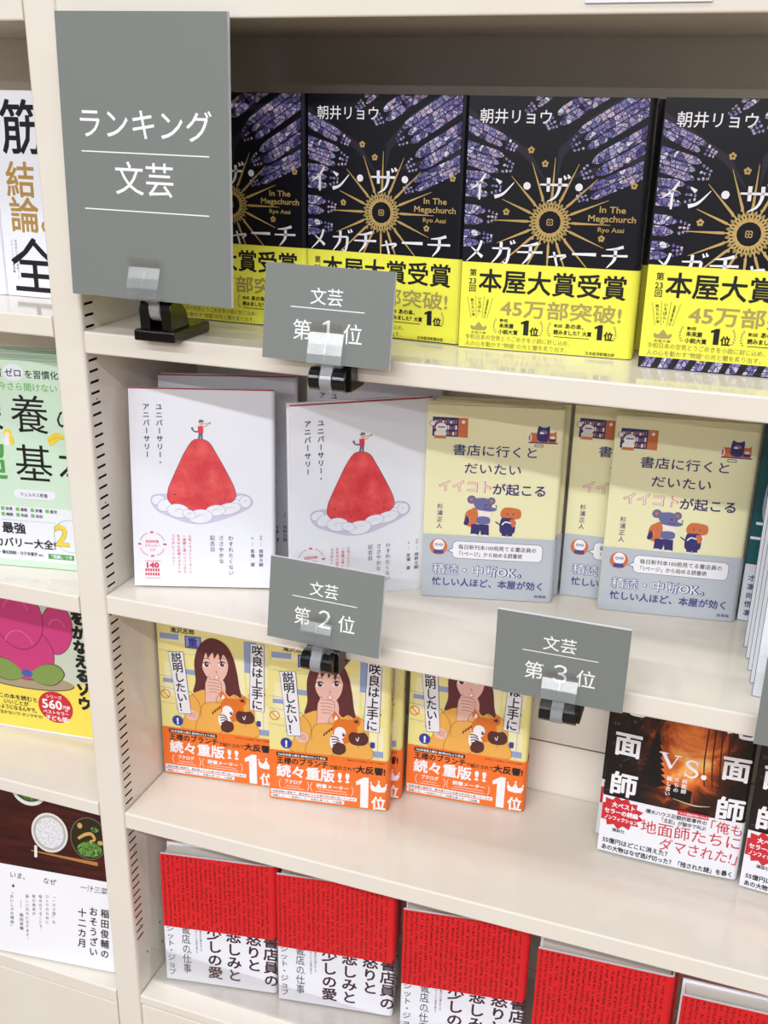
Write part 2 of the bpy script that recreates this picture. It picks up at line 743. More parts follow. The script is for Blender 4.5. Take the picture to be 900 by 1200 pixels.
shelf(0, RIGHT_X, HEAD_Z + 0.0195, 0.0195, 'cream shelf board above the black and purple books, cut by the top of the photo')
shelf(0, RIGHT_X, ZR[1], 0.0191, 'cream shelf board carrying the black and purple books with yellow bands')
shelf(0, RIGHT_X, ZR[2], 0.0191, 'cream shelf board carrying the strawberry books and the pale yellow books')
shelf(0, RIGHT_X, ZR[3], 0.0191, 'cream shelf board carrying the orange banded books and the burning house books')
shelf(0, RIGHT_X, ZR[4], 0.0118, 'lowest cream shelf board under the red books')
shelf(LEFT_X, -UPW, HEAD_Z + 0.019, 0.019, 'cream shelf board in the left bay, highest one, above the white and gold books')
shelf(LEFT_X, -UPW, ZL[1], 0.0182, 'cream shelf board in the left bay under the white books with gold characters')
shelf(LEFT_X, -UPW, ZL[2], 0.0182, 'cream shelf board in the left bay under the pale green book')
shelf(LEFT_X, -UPW, ZL[3], 0.0160, 'cream shelf board in the left bay under the yellow book with pink picture')
shelf(LEFT_X, -UPW, ZL[4], 0.0180, 'lowest cream shelf board in the left bay under the food photo book')

# ------------------------------------------------------------------ the printed covers
C_NAVY = mat('cover_midnight', (15, 14, 24), 0.32)
INK = mat('black_ink', (22, 20, 24), 0.45)
GOLD = mat('gold_ink', (196, 164, 100), 0.38)
GOLD_D = mat('dull_gold_ink', (158, 140, 86), 0.4)
BAND_Y = mat('band_yellow', (246, 243, 84), 0.35)
INK_W = mat('cover_white_ink', (246, 244, 250), 0.4)


def make_glass():
    m = mat('stained_glass_print', (120, 110, 190), 0.3)
    nt, b = nodes(m)
    v = obj_coord(nt, (1, 0.0, 1), (0, R(38), 0))
    vo = nt.nodes.new('ShaderNodeTexVoronoi')
    vo.inputs['Scale'].default_value = 250.0
    nt.links.new(v, vo.inputs['Vector'])
    sep = nt.nodes.new('ShaderNodeSeparateColor')
    nt.links.new(vo.outputs['Color'], sep.inputs[0])
    c = node_ramp(nt, [(0.0, (74, 66, 128)), (0.25, (134, 126, 190)), (0.45, (176, 160, 200)), (0.62, (212, 190, 216)), (0.75, (108, 112, 176)), (0.88, (190, 190, 226)), (1.0, (238, 234, 246))], sep.outputs[0])
    ed = nt.nodes.new('ShaderNodeTexVoronoi')
    ed.feature = 'DISTANCE_TO_EDGE'
    ed.inputs['Scale'].default_value = 250.0
    nt.links.new(v, ed.inputs['Vector'])
    mr = nt.nodes.new('ShaderNodeMapRange')
    mr.inputs[1].default_value = 0.02
    mr.inputs[2].default_value = 0.09
    nt.links.new(ed.outputs['Distance'], mr.inputs[0])
    mx = nt.nodes.new('ShaderNodeMix')
    mx.data_type = 'RGBA'
    mx.inputs[6].default_value = rgba((18, 14, 40))
    nt.links.new(mr.outputs[0], mx.inputs[0])
    nt.links.new(c, mx.inputs[7])
    nt.links.new(mx.outputs[2], b.inputs['Base Color'])
    return m


GLASS = make_glass()
LEAD = mat('window_lead_print', (12, 11, 26), 0.35)
RIB = mat('vault_rib_print', (40, 34, 48), 0.35)


def art_mega():
    W, H = 138.7, 192.2
    a = Art((0.3, 68, W - 5.0, H - 0.4))

    def lancet(tip, base, width, n=2):
        # parallel pointed windows running from tip to the edge of the cover, a rose of small lights at the tip
        dx, dy = base[0] - tip[0], base[1] - tip[1]
        L = math.hypot(dx, dy); dx, dy = dx / L, dy / L
        w = width / n

        def P(s, t):
            return (tip[0] + dx * s - dy * t, tip[1] + dy * s + dx * t)
        for i in range(n):
            c = (i + 0.5 - n / 2) * w
            h = w * 0.44
            s0 = 9 + (i % 2) * 1.5
            a.poly(GLASS, [P(s0 + w * .9, c - h), P(L, c - h), P(L, c + h), P(s0 + w * .9, c + h), P(s0 + w * .3, c + h * .6), P(s0, c), P(s0 + w * .3, c - h * .6)])
            a.stroke(LEAD, [P(s0 + 1, c), P(L, c)], 0.3)
            k = s0 + 5
            while k < L:
                a.stroke(LEAD, [P(k, c - h), P(k + 1.2, c + h)], 0.25, hold=True)
                k += 4.2
        for k in range(9):
            s = 0.8 + (k % 3) * 2.9
            q = (k // 3 - 1) * width * 0.27 * (0.55 + 0.2 * (k % 3))
            x, y = P(s, q)
            a.ell(GLASS, x, y, 1.25, 1.0, rot=k * 40, n=8, hold=k > 0)
    a.poly(RIB, [(70, 132), (74, 150), (96, 176), (140, 200), (128, 200), (92, 178), (70, 155)])
    a.poly(RIB, [(70, 132), (88, 140), (116, 148), (142, 158), (142, 150), (114, 143)])
    a.poly(RIB, [(64, 130), (44, 150), (0, 178), (0, 183), (48, 154)])
    lancet((44, 181), (74, 206), 9, 2)
    lancet((60, 171), (106, 200), 14, 2)
    lancet((80, 157), (146, 199), 20, 3)
    lancet((89, 137), (146, 171), 18, 2)
    lancet((87, 120), (146, 148), 13, 2)
    lancet((38, 155), (-6, 175), 11, 2)
    lancet((36, 141), (-6, 153), 18, 3)
    lancet((28, 127), (-6, 129), 20, 3)
    lancet((26, 104), (-6, 106), 16, 2)
    lancet((23, 88), (-6, 87), 14, 2)
    # a strip of the same pattern at the foot of the cover
    full, a.clip = a.clip, (0.3, 0.6, 133.7, 9)
    for i in range(11):
        x = 2 + i * 12.4
        a.poly(GLASS, [(x, 0.6), (x + 7.5, 0.6), (x + 11, 9), (x + 4, 9)], hold=False)
        a.stroke(LEAD, [(x + 3.6, 0.6), (x + 7.4, 9)], 0.5)
    a.clip = full
    # golden sun
    cx, cy = 67.4, 102.0
    rays = [(68.3, 149.4), (50.8, 145.6), (35.7, 135.0), (29.5, 117.7), (21.4, 101.9), (27.0, 84.6), (28.5, 67.0), (48.0, 60), (67.7, 56),
            (84.3, 60), (101, 66), (109.8, 84.5), (113.6, 101.8), (110.7, 119.8), (101.2, 134.8), (86.5, 145.2)]
    for i, (x, y) in enumerate(rays):
        d = math.hypot(x - cx, y - cy); ux, uy = (x - cx) / d, (y - cy) / d
        a.stroke(GOLD, [(cx + ux * 12, cy + uy * 12), (cx + ux * 17, cy + uy * 17), (cx + ux * 19, cy + uy * 19), (x, y)], [1.4, 1.0, 2.0, 0.35], hold=i > 0, smooth=0)
    for i in range(16):
        t = 2 * PI * (i + 0.5) / 16
        x, y = math.cos(t), math.sin(t)
        a.blob(GOLD_D, [(cx + x * 9, cy + y * 9), (cx + x * 13 - y * 1.6, cy + y * 13 + x * 1.6), (cx + x * 16.5, cy + y * 16.5), (cx + x * 13 + y * 1.6, cy + y * 13 - x * 1.6)], 3, hold=i > 0)
    for i in range(16):
        t = 2 * PI * i / 16
        x, y = math.cos(t), math.sin(t)
        a.blob(GOLD, [(cx + x * 8, cy + y * 8), (cx + x * 12 - y * 1.9, cy + y * 12 + x * 1.9), (cx + x * 15, cy + y * 15), (cx + x * 12 + y * 1.9, cy + y * 12 - x * 1.9)], 3, hold=i > 0)
    for i in range(32):
        t = 2 * PI * i / 32
        a.ell(C_NAVY, cx + 12.2 * math.cos(t), cy + 12.2 * math.sin(t), 0.55, 1.1, math.degrees(t) + 90, n=7, hold=i > 0)
    for i in range(16):
        t = 2 * PI * i / 16 + 0.1
        a.ell(GOLD, cx + 17.6 * math.cos(t - 0.1), cy + 17.6 * math.sin(t - 0.1), 1.1, n=8, hold=i > 0)
    a.ring(GOLD, cx, cy, 9.2, 9.2, 1.6)
    a.ell(C_NAVY, cx, cy, 7.2)
    for i in range(4):
        t = PI / 2 * i + PI / 4
        a.ring(GOLD, cx + 1.5 * math.cos(t), cy + 1.5 * math.sin(t), 1.2, 1.2, 0.7, n=10, hold=i > 0)
    for (x, y) in ((49.6, 154.3), (60.8, 144.7), (33.1, 108.4), (107.6, 91.6), (128.3, 130.9)):
        for i in range(5):
            t = 2 * PI * i / 5 + PI / 2
            a.ell(GOLD, x + 1.6 * math.cos(t), y + 1.6 * math.sin(t), 1.1, n=8, hold=i > 0)
        a.ell(C_NAVY, x, y, 0.8, n=8)
    # title in tapered brush strokes
    G = {
        'イ': [([(76, 92), (52, 62), (10, 38)], [4, 9, 2]), ([(52, 64), (52, 4)], [9, 6])],
        'ン': [([(16, 82), (38, 66)], [3, 11]), ([(14, 10), (50, 24), (92, 70)], [11, 7, 2])],
        'ザ': [([(4, 62), (92, 63)], [4, 6]), ([(30, 88), (31, 36)], [8, 7]), ([(66, 88), (66, 48), (54, 16), (32, 0)], [8, 7, 5, 2]), ([(78, 98), (85, 84)], [3, 7]), ([(90, 102), (97, 88)], [3, 7])],
        'メ': [([(76, 92), (58, 50), (8, 4)], [8, 8, 2]), ([(28, 64), (82, 24)], [3, 10])],
        'ガ': [([(8, 64), (78, 67)], [4, 6]), ([(78, 67), (75, 30), (66, 4), (52, 12)], [8, 8, 6, 2]), ([(44, 92), (40, 46), (8, 2)], [8, 8, 2]), ([(80, 98), (87, 84)], [3, 7]), ([(92, 102), (99, 88)], [3, 7])],
        'チ': [([(80, 90), (50, 80), (16, 76)], [8, 6, 2]), ([(2, 50), (98, 53)], [4, 6]), ([(52, 80), (50, 36), (24, 0)], [8, 8, 2])],
        'ャ': [([(8, 46), (86, 60), (64, 34)], [4, 8, 2]), ([(34, 76), (52, 0)], [7, 7])],
        'ー': [([(2, 48), (98, 50)], [6, 9])],
    }

    def brush(ch, x, y, w, h):
        for pts, ws in G[ch]:
            a.stroke(INK_W, [(x + p[0] * w / 100, y + p[1] * h / 100) for p in pts], [q * w / 100 * 1.45 for q in ws], hold=True)
    a.L += 1
    brush('イ', 2.5, 116, 17, 22); brush('ン', 20.5, 117.5, 19, 18.5); brush('ザ', 57, 117.5, 24, 19.5)
    a.ell(INK_W, 48, 128.2, 2.8, hold=True); a.ell(INK_W, 87.6, 128.5, 2.8, hold=True)
    brush('メ', 2.0, 68.8, 17, 18.5); brush('ガ', 22, 68.5, 19.5, 18.5); brush('チ', 42.9, 69.2, 21, 18.5); brush('ャ', 66.5, 69.3, 17, 14)
    brush('ー', 86.1, 70, 19, 19); brush('チ', 108.5, 70, 20.5, 18)
    a.text(INK_W, '朝井リョウ', 8.6, 173.6, 11.2, 0.006)
    a.text(GOLD, 'In The', 104, 110.8, 6.6, 0.02, width=20)
    a.text(GOLD, 'Megachurch', 96, 104.2, 6.6, 0.02, width=36)
    a.text(GOLD, 'Ryo Asai', 104, 96.6, 4.8, 0.015, width=20)
    return a


def numeral_one(a, m, x, y, w, h):
    a.poly(m, [(x + w * .36, y), (x + w, y), (x + w, y + h), (x + w * .62, y + h), (x, y + h * .84), (x, y + h * .72), (x + w * .36, y + h * .76)])


def art_mega_band():
    a = Art()
    g = mat('grey_gold_ink', (150, 138, 84), 0.4)
    t = mat('tan_ink', (172, 158, 92), 0.4)
    a.text(INK, '第', 6.4, 58, 6.0, 0.02); a.text(INK, '23', 6.2, 51.4, 6.2, 0.02); a.text(INK, '回', 6.4, 45.6, 6.0, 0.02)
    a.text(INK, '本屋大賞受賞', 13.8, 47.2, 19.4, 0.021, width=116)
    a.text(t, '45万部突破!', 33, 28.2, 15, 0.024, width=95)
    a.blob(t, [(10.2, 14.6), (9.6, 18.5), (12.6, 17.2), (16, 21.5), (19.2, 17.2), (22.2, 18.8), (21.4, 14.8)], 2)
    a.text(INK, '本屋大賞', 9.6, 11.7, 2.2, width=12.5)
    a.vtext(INK, '売りたい本', 9.4, 39.8, 2.8, 2.9, 0.02, rot=8)
    a.vtext(INK, 'いちばん!', 15.8, 41.4, 3.0, 3.2, 0.015)
    a.vtext(INK, '全国書店員が選んだ', 22.6, 40, 1.7, 1.75, 0.02, rot=-9)
    for x0, y0, x1, y1 in ((5.6, 41, 9.4, 24), (12.4, 42, 13.8, 24), (19.4, 42, 18.2, 24), (26.4, 41, 22.2, 24)):
        a.stroke(INK, [(x0, y0), (x1, y1)], 0.22, hold=True)
    for cx, s in ((29.5, 1), (66.5, -1), (73.3, 1), (124.2, -1)):
        for i in range(6):
            an = -50 + i * 20
            x = cx + s * (3.2 - 4.4 * math.cos(R(an))); y = 19 + 6.6 * math.sin(R(an))
            a.ell(t, x, y, 1.3, 0.5, rot=(an + 60) * s, n=8, hold=i > 0)
    a.text(INK, '第9回', 32.8, 22.6, 2.7, 0.025); a.text(INK, '未来屋', 32.6, 18.0, 4.0, 0.03); a.text(INK, '小説大賞', 32.2, 13.0, 4.0, 0.03)
    numeral_one(a, INK, 50.2, 12.9, 6.4, 12); a.text(INK, '位', 57.6, 13.4, 7.4, 0.035)
    a.text(INK, '第2回', 76.6, 21.4, 2.7, 0.025); a.text(INK, 'あの本、', 85.2, 21.0, 4.4, 0.03)
    a.text(INK, '読みました？大賞', 76.6, 15.9, 4.0, 0.03, width=30)
    a.rect(INK, 77, 13.4, 105, 13.9)
    numeral_one(a, INK, 108.6, 13.4, 6.4, 12); a.text(INK, '位', 116.2, 14, 7.4, 0.035)
    a.text(g, '令和日本の空気とうごめきを小説に封じ込め、', 5.2, 7.3, 4.6, 0.004, width=85)
    a.text(g, '人の心を動かす“物語”の光と闇を炙り出す。', 5.2, 1.7, 4.6, 0.004, width=83)
    a.text(INK, '日本経済新聞出版', 102.8, 1.3, 2.9, 0.01, width=23)
    return a


def spine_title(s, m, x, y0, size, pitch, bold=0.01):
    a = Art()
    a.vtext(m, s, x, y0, size, pitch, bold)
    return a


sp = Art()
sp.vtext(INK_W, 'イン・ザ・メガチャーチ', 16, 150, 7.5, 7.6, 0.01)
sp.vtext(GOLD, '朝井リョウ', 16, 184, 5.0, 5.6)
spb = Art()
spb.vtext(INK, '本屋大賞受賞', 16, 62, 8.5, 9.0, 0.03)
_mart, _mband = art_mega(), art_mega_band()
MEGA = make_book('purple_book', 0.1387, 0.1922, 0.031, C_NAVY, _mart, sp, (0.0005, 0.0690, BAND_Y, _mband, spb))
MEGA_UP = make_book('purple_book_high_band', 0.1387, 0.1922, 0.031, C_NAVY, _mart, sp, (0.0085, 0.0770, BAND_Y, _mband, spb))

# --- white book with the strawberry
C_WHITE = mat('cover_white', (236, 238, 247), 0.4)
RED_INK = mat('red_ink', (222, 60, 84), 0.45)
PURPLE_D = mat('dark_violet_ink', (52, 42, 74), 0.45)
LILAC = mat('lilac_wash', (208, 200, 226), 0.5)


def make_berry():
    m = mat('strawberry_wash', (226, 74, 78), 0.5)
    nt, b = nodes(m)
    f = noise(nt, obj_coord(nt), 55.0, 4.0)
    nt.links.new(node_ramp(nt, [(0.35, (214, 58, 66)), (0.55, (230, 80, 82)), (0.75, (240, 110, 104))], f), b.inputs['Base Color'])
    return m


BERRY = make_berry()


def art_anniv():
    a = Art()
    line = mat('plum_outline', (120, 62, 92), 0.5)
    lil2 = mat('lilac_outline', (168, 150, 196), 0.5)
    a.blob(LILAC, [(17, 84), (22, 74), (34, 68), (52, 62), (70, 62.5), (92, 70), (108, 79), (109, 87), (98, 92), (60, 90), (24, 90)])
    for x, y, rx, ry, ro in ((24, 84, 6, 4.5, 10), (30, 79, 7, 5.5, 20), (99, 84, 8, 6, 20), (90, 81, 9, 5, 10)):
        a.ell(lil2, x, y, rx + .4, ry + .4, ro, hold=False); a.ell(C_WHITE, x, y, rx, ry, ro)
    berry = [(62.7, 142.4), (56, 140.5), (49, 130), (43.5, 118.4), (37, 104), (33.2, 94), (33.2, 84), (42, 76), (55, 72), (72, 76), (86, 81), (94, 87), (93.2, 97), (86, 112.8), (78, 128), (71, 139.5)]
    a.blob(BERRY, berry)
    a.outline(line, berry, 0.55)
    rnd = random.Random(4)
    n = 0
    while n < 60:
        x, y = rnd.uniform(36, 91), rnd.uniform(80, 138)
        half = 8 + (142 - y) * 0.42
        if abs(x - 63) < half - 3:
            a.ell(line, x, y, 0.45, 0.65, n=6, hold=n > 0)
            n += 1
    for x, y, rx, ry, ro in ((42, 74, 10, 6.4, -8), (88, 77, 11, 5.2, 12), (76, 75, 9, 5.0, 8), (62, 69, 11, 6.6, 4), (52, 71, 6, 4, -20), (103, 84, 5, 5.5, 0)):
        a.ell(lil2, x, y, rx + .35, ry + .35, ro); a.ell(C_WHITE, x, y, rx, ry, ro)
        a.stroke(lil2, [(x - rx * .3, y - ry * .2), (x, y + ry * .3), (x + rx * .4, y + ry * .1)], 0.3, hold=True)
    # little trumpeter on the summit
    grey = mat('pencil_grey', (104, 104, 118), 0.6)
    skin = mat('peach_wash', (232, 178, 160), 0.6)
    a.poly(grey, [(61, 142), (62.2, 148.5), (65.6, 148.5), (65.4, 142), (63.9, 142), (63.6, 146.5), (62.8, 142)])
    a.poly(RED_INK, [(61.5, 148), (61.2, 154.5), (66.2, 155), (66, 148)])
    a.ell(skin, 64.3, 157.3, 2.0)
    a.poly(grey, [(61.8, 158), (63, 160.8), (66.5, 160), (66.5, 158.3)])
    a.stroke(skin, [(65.6, 154), (68.5, 154.6), (70, 156)], 1.1)
    a.stroke(GOLD, [(66, 156.6), (70.6, 157), (72.8, 157.8)], [0.6, 0.9, 3.0])
    a.stroke(grey, [(61.8, 149.4), (58.6, 149.5), (56.8, 151), (56, 153.4)], [1.6, 1.2, 2.2])
    for x, s in ((27.0, 'ユニバーサリー・'), (15.4, 'アニバーサリー')):
        a.vtext(PURPLE_D, s, x, 175.5, 6.2, 7.4, 0.02)
    # seal and small print of the wrapper
    a.ring(RED_INK, 17.3, 41, 11.6, 11.6, 0.45, 20, 70, n=8); a.ring(RED_INK, 17.3, 41, 11.6, 11.6, 0.45, 110, 160, n=8, hold=True)
    a.ring(RED_INK, 17.3, 41, 11.6, 11.6, 0.45, 200, 250, n=8, hold=True); a.ring(RED_INK, 17.3, 41, 11.6, 11.6, 0.45, 290, 340, n=8, hold=True)
    for t in (0, 90, 180, 270):
        x, y = 17.3 + 11.6 * math.cos(R(t)), 41 + 11.6 * math.sin(R(t))
        a.poly(RED_INK, [(x - 1.4, y - 1), (x + 1.4, y + 1), (x + 1.4, y - 1), (x - 1.4, y + 1)], hold=True)
    a.text(RED_INK, '初回特典', 17.3, 42.6, 3.1, 0.006, align='c'); a.text(RED_INK, 'ステッカー', 17.3, 38.6, 2.9, 0.006, align='c'); a.text(RED_INK, '入り', 17.3, 34.6, 2.9, 0.006, align='c')
    a.rect(RED_INK, 10, 24.6, 24.5, 25.0); a.text(RED_INK, '140', 10.2, 18.2, 7.2, 0.05, width=12.5)
    for y in (14.6, 10.4):
        for i in range(6):
            a.rect(RED_INK, 10.2 + i * 2.3, y, 11.7 + i * 2.3, y + 2.6, hold=i > 0)
    a.rect(RED_INK, 10, 7.6, 24.5, 8.0)
    for x, s in ((52, '人気イラストレーターと'), (46.8, '一遊園と黒いとハンから'), (41.6, '生まれた初期イラストの'), (36.5, 'コラボレーション!')):
        a.vtext(RED_INK, s, x, 51.5, 3.1, 3.5, 0.004)
    for x, s in ((89.4, 'わすれたくない'), (80.6, 'ささやかな'), (72.6, '記念日')):
        a.vtext(PURPLE_D, s, x, 51.5, 4.9, 5.7, 0.0)
    a.vtext(PURPLE_D, '物語', 117, 52, 2.0, 2.4); a.vtext(PURPLE_D, '｜', 117, 45, 4.0)
    a.vtext(PURPLE_D, '岡野大嗣', 117, 38.5, 3.9, 4.4, 0.008)
    a.vtext(PURPLE_D, '絵', 109.2, 50, 2.0); a.vtext(PURPLE_D, '｜', 109.2, 45, 4.0); a.vtext(PURPLE_D, '安福　望', 109.2, 38.5, 3.9, 4.4, 0.008)
    return a


sp = Art()
sp.vtext(PURPLE_D, 'ユニバーサリー・アニバーサリー', 7, 172, 5.6, 6.2, 0.008)
sp.vtext(PURPLE_D, '岡野大嗣 安福望', 7, 62, 4.6, 5.2, 0.01)
ANNIV = make_book('strawberry_book', 0.1345, 0.188, 0.014, C_WHITE, art_anniv(), sp, squeeze=1.033)
# a thin crimson endpaper shows above the pages
for _i, (_n, _me) in enumerate(ANNIV['parts']):
    if _n == 'page_block':
        _bm = bmesh.new()
        bm_box(_bm, 0.0006, 0.1330, 0.0019, 0.0028, 0.0012, 0.1889)
        ANNIV['parts'].append(('endpaper', from_bm('endpaper', _bm, [mat('crimson_endpaper', (186, 30, 58), 0.6)])))
        break

# --- pale yellow book with the two animals
C_YEL = mat('cover_pale_yellow', (243, 238, 194), 0.4)
B_GREY = mat('band_pale_blue_grey', (192, 198, 207), 0.4)
INDIGO = mat('indigo_ink', (58, 52, 112), 0.45)
ORANGE = mat('burnt_orange_ink', (212, 118, 72), 0.45)


def art_yellow():
    a = Art()
    slate = mat('slate_blue_ink', (110, 110, 160), 0.45)
    skin = mat('cream_ink', (244, 238, 226), 0.45)
    # bookcase with a bear reading in front of it
    a.poly(INDIGO, [(5, 175.4), (28, 175.2), (28, 157.5), (5, 157.5)])
    a.poly(ORANGE, [(28, 175.2), (36.6, 175.2), (36.8, 157), (28, 157.5)])
    cols = (INK_W, ORANGE, slate)
    for r_ in range(3):
        for i in range(9):
            h = 2.6 + (i * 7 + r_ * 3) % 3 * 0.6
            a.rect(cols[(i + r_) % 3], 6.4 + i * 2.35, 169.6 - r_ * 5.4, 8.1 + i * 2.35, 169.6 - r_ * 5.4 + h, hold=i > 0)
    a.ell(INK_W, 13, 165.6, 5.4, 4.6); a.ring(INDIGO, 13, 165.6, 5.4, 4.6, 0.4)
    a.ell(skin, 12, 159.8, 5.2, 4.0); a.rect(INDIGO, 10, 165.6, 16, 166.6); a.ell(INK_W, 5.0, 169.3, 2.4); a.ring(INDIGO, 5, 169.3, 2.4, 2.4, 0.4)
    a.poly(ORANGE, [(8, 158.2), (16, 158.2), (18, 155.6), (6, 155.6)])
    a.ell(INK_W, 32.4, 171.5, 1.5)
    # cat on an armchair with a friend
    a.rrect(ORANGE, 91, 155.5, 106, 164.5, 2); a.ring(INK_W, 91.6, 160, 1.6, 3.4, 0.9); a.rrect(ORANGE, 103, 155, 115.5, 165, 2.5)
    a.blob(INDIGO, [(99, 158), (98.2, 166), (99.4, 171), (102.2, 169.8), (106, 169.8), (108.6, 171), (109.2, 165), (107.5, 157)])
    a.ell(slate, 103.6, 165.4, 3.0, 2.0); a.ell(INK_W, 102.2, 164.6, 1.9, 0.9)
    a.ell(skin, 112, 160.8, 2.4, 1.3); a.rect(INDIGO, 109, 157, 114.5, 159.5); a.poly(ORANGE, [(104.5, 164), (105.5, 166.8), (107.5, 164.8)]); a.poly(ORANGE, [(112.5, 164.5), (114.8, 166.8), (115.5, 164)])
    a.rect(INDIGO, 91, 155.0, 117, 156.0); a.rrect(INDIGO, 96.6, 151.4, 104.5, 154, 1); a.rrect(C_YEL, 97.2, 152, 103.9, 153.4, .6)
    a.text(INDIGO, '書店に行くと', 23.6, 141.6, 11.0, 0.012, width=75.5)
    a.text(INDIGO, 'だいたい', 34.6, 124.6, 11.2, 0.012, width=51.5)
    a.text(ORANGE, 'イイコト', 12, 106.8, 12.2, 0.045, width=48); a.text(INK_W, 'イイコト', 12.25, 106.8, 12.2, -0.006, width=47.3)
    a.text(INDIGO, 'が起こる', 61.2, 105.6, 11.6, 0.02, width=48)
    a.vtext(INDIGO, '杉浦正人', 14.6, 94, 5.6, 6.4, 0.008)
    _n0 = len(a.v)
    # elephant with a rucksack
    x0 = 0
    for x, y, r in ((43.2, 95.2, 3.6), (61.2, 94.6, 3.2)):
        a.ell(INDIGO, x, y, r + .4); a.ell(slate, x, y, r); a.ell(ORANGE, x, y, r * .45)
    a.blob(ORANGE, [(37.5, 75), (39, 83), (44, 86), (49, 84), (49, 70), (41, 69)]); a.blob(INDIGO, [(38, 76), (40, 79), (42, 74), (40, 70), (37, 71)])
    a.blob(skin, [(43, 84), (47, 87), (56, 87), (61, 83), (60, 70), (44, 70)]); a.blob(ORANGE, [(43, 85), (48, 87), (50, 78), (48, 70), (43, 71)]); a.blob(slate, [(49, 78), (55, 79.5), (60.5, 78), (60, 72.5), (50, 72)])
    a.poly(INDIGO, [(44, 71.5), (60, 71.5), (60.6, 61), (53.4, 61), (52.4, 66), (51, 61), (43.6, 61)])
    a.ell(skin, 46.6, 60.2, 4, 1.6); a.ell(skin, 57, 59.8, 4, 1.6)
    a.blob(slate, [(44, 95), (49, 97), (57, 97), (60.5, 93), (62, 89), (65.6, 88.2), (66.6, 90), (65, 91.2), (66.4, 86.6), (62, 84.6), (55, 84.8), (48, 86.5)])
    a.ell(INDIGO, 56.4, 90.6, 0.8); a.ell(INDIGO, 61, 90.4, 0.7); a.stroke(INDIGO, [(54, 88), (57, 86.8), (60, 87)], 0.5)
    # small red companion
    a.blob(INK_W, [(70, 76), (72, 80), (84, 80), (86.6, 74), (82, 70), (72, 70)])
    a.blob(ORANGE, [(70.4, 85), (74, 89), (82, 89), (88, 87), (88.6, 80.5), (84, 78), (74, 78), (70.6, 80)])
    a.blob(INDIGO, [(71, 78), (76, 79), (83, 78), (84, 66), (80, 63.6), (72, 63.6), (70, 68)]); a.blob(ORANGE, [(79, 77), (83, 78), (85, 74), (82, 70)])
    a.ell(INDIGO, 76.5, 83, 0.7); a.ell(INDIGO, 82, 83, 0.7); a.stroke(INDIGO, [(66, 75), (68, 73.4), (70.5, 72)], 1.2); a.stroke(INK_W, [(72, 72), (75, 75), (80, 74)], 1.2)
    a.poly(INDIGO, [(72.4, 65), (82, 65), (82, 60.6), (78, 60.6), (77.2, 63), (76.4, 60.6), (72.4, 60.6)]); a.ell(skin, 74, 60.2, 2.6, 1.1); a.ell(skin, 80.6, 60.2, 2.6, 1.1)
    a.v[_n0:] = [(x, y + 3.6, z) for x, y, z in a.v[_n0:]]
    return a


def art_yellow_band():
    a = Art()
    ink = mat('band_blue_ink', (74, 76, 140), 0.45)
    a.ell(ORANGE, 14.6, 50.6, 8.2); a.blob(INK_W, [(9.5, 53), (12, 57.5), (17, 57.6), (20, 53.5), (18, 48), (11.4, 48)]); a.poly(ink, [(10.5, 47.5), (18.8, 47.5), (19.6, 43.6), (9.8, 43.6)])
    a.rect(ink, 11.6, 52.4, 18.4, 53.0); a.ring(ink, 12.8, 52.6, 1.4, 1.4, .4); a.ring(ink, 17, 52.6, 1.4, 1.4, .4)
    a.rrect(ink, 27.6, 39.8, 111, 57.4, 4.4); a.poly(ink, [(22.4, 47), (28, 50.5), (28, 45)]); a.rrect(INK_W, 28.0, 40.2, 110.6, 57.0, 4.1); a.poly(INK_W, [(23.6, 47.2), (28.6, 49.8), (28.6, 45.6)])
    a.text(INK, '毎日新刊本100冊見てる書店員の', 33, 49.7, 5.0, 0.012, width=72)
    a.text(INK, '「1ページ」から始める読書術', 31.5, 43.0, 5.0, 0.012, width=61)
    a.text(ink, '積読・中断OK。', 9.6, 23.8, 11.4, 0.05, width=83); a.text(INK_W, '積読・中断OK。', 9.8, 23.8, 11.4, 0.002, width=82)
    a.text(ink, '忙しい人ほど、本屋が効く', 9.6, 12.2, 9.0, 0.025, width=103)
    a.text(ink, '産業編', 106, 4.2, 3.0, 0.01, width=11)
    return a


sp = Art()
sp.vtext(INDIGO, '書店に行くとだいたいイイコトが起こる', 7, 178, 5.0, 5.4, 0.01)
YELLOW = make_book('pale_yellow_book', 0.1225, 0.1866, 0.014, C_YEL, art_yellow(), sp, (0.0004, 0.0632, B_GREY, art_yellow_band(), None))

# --- pale yellow comic cover with an orange band
C_LEMON = mat('cover_lemon', (242, 230, 152), 0.36)
B_ORANGE = mat('band_orange', (243, 118, 42), 0.34)
BLUE_P = mat('map_blue', (150, 164, 206), 0.4)
BLUE_D = mat('cobalt_ink', (56, 62, 158), 0.4)


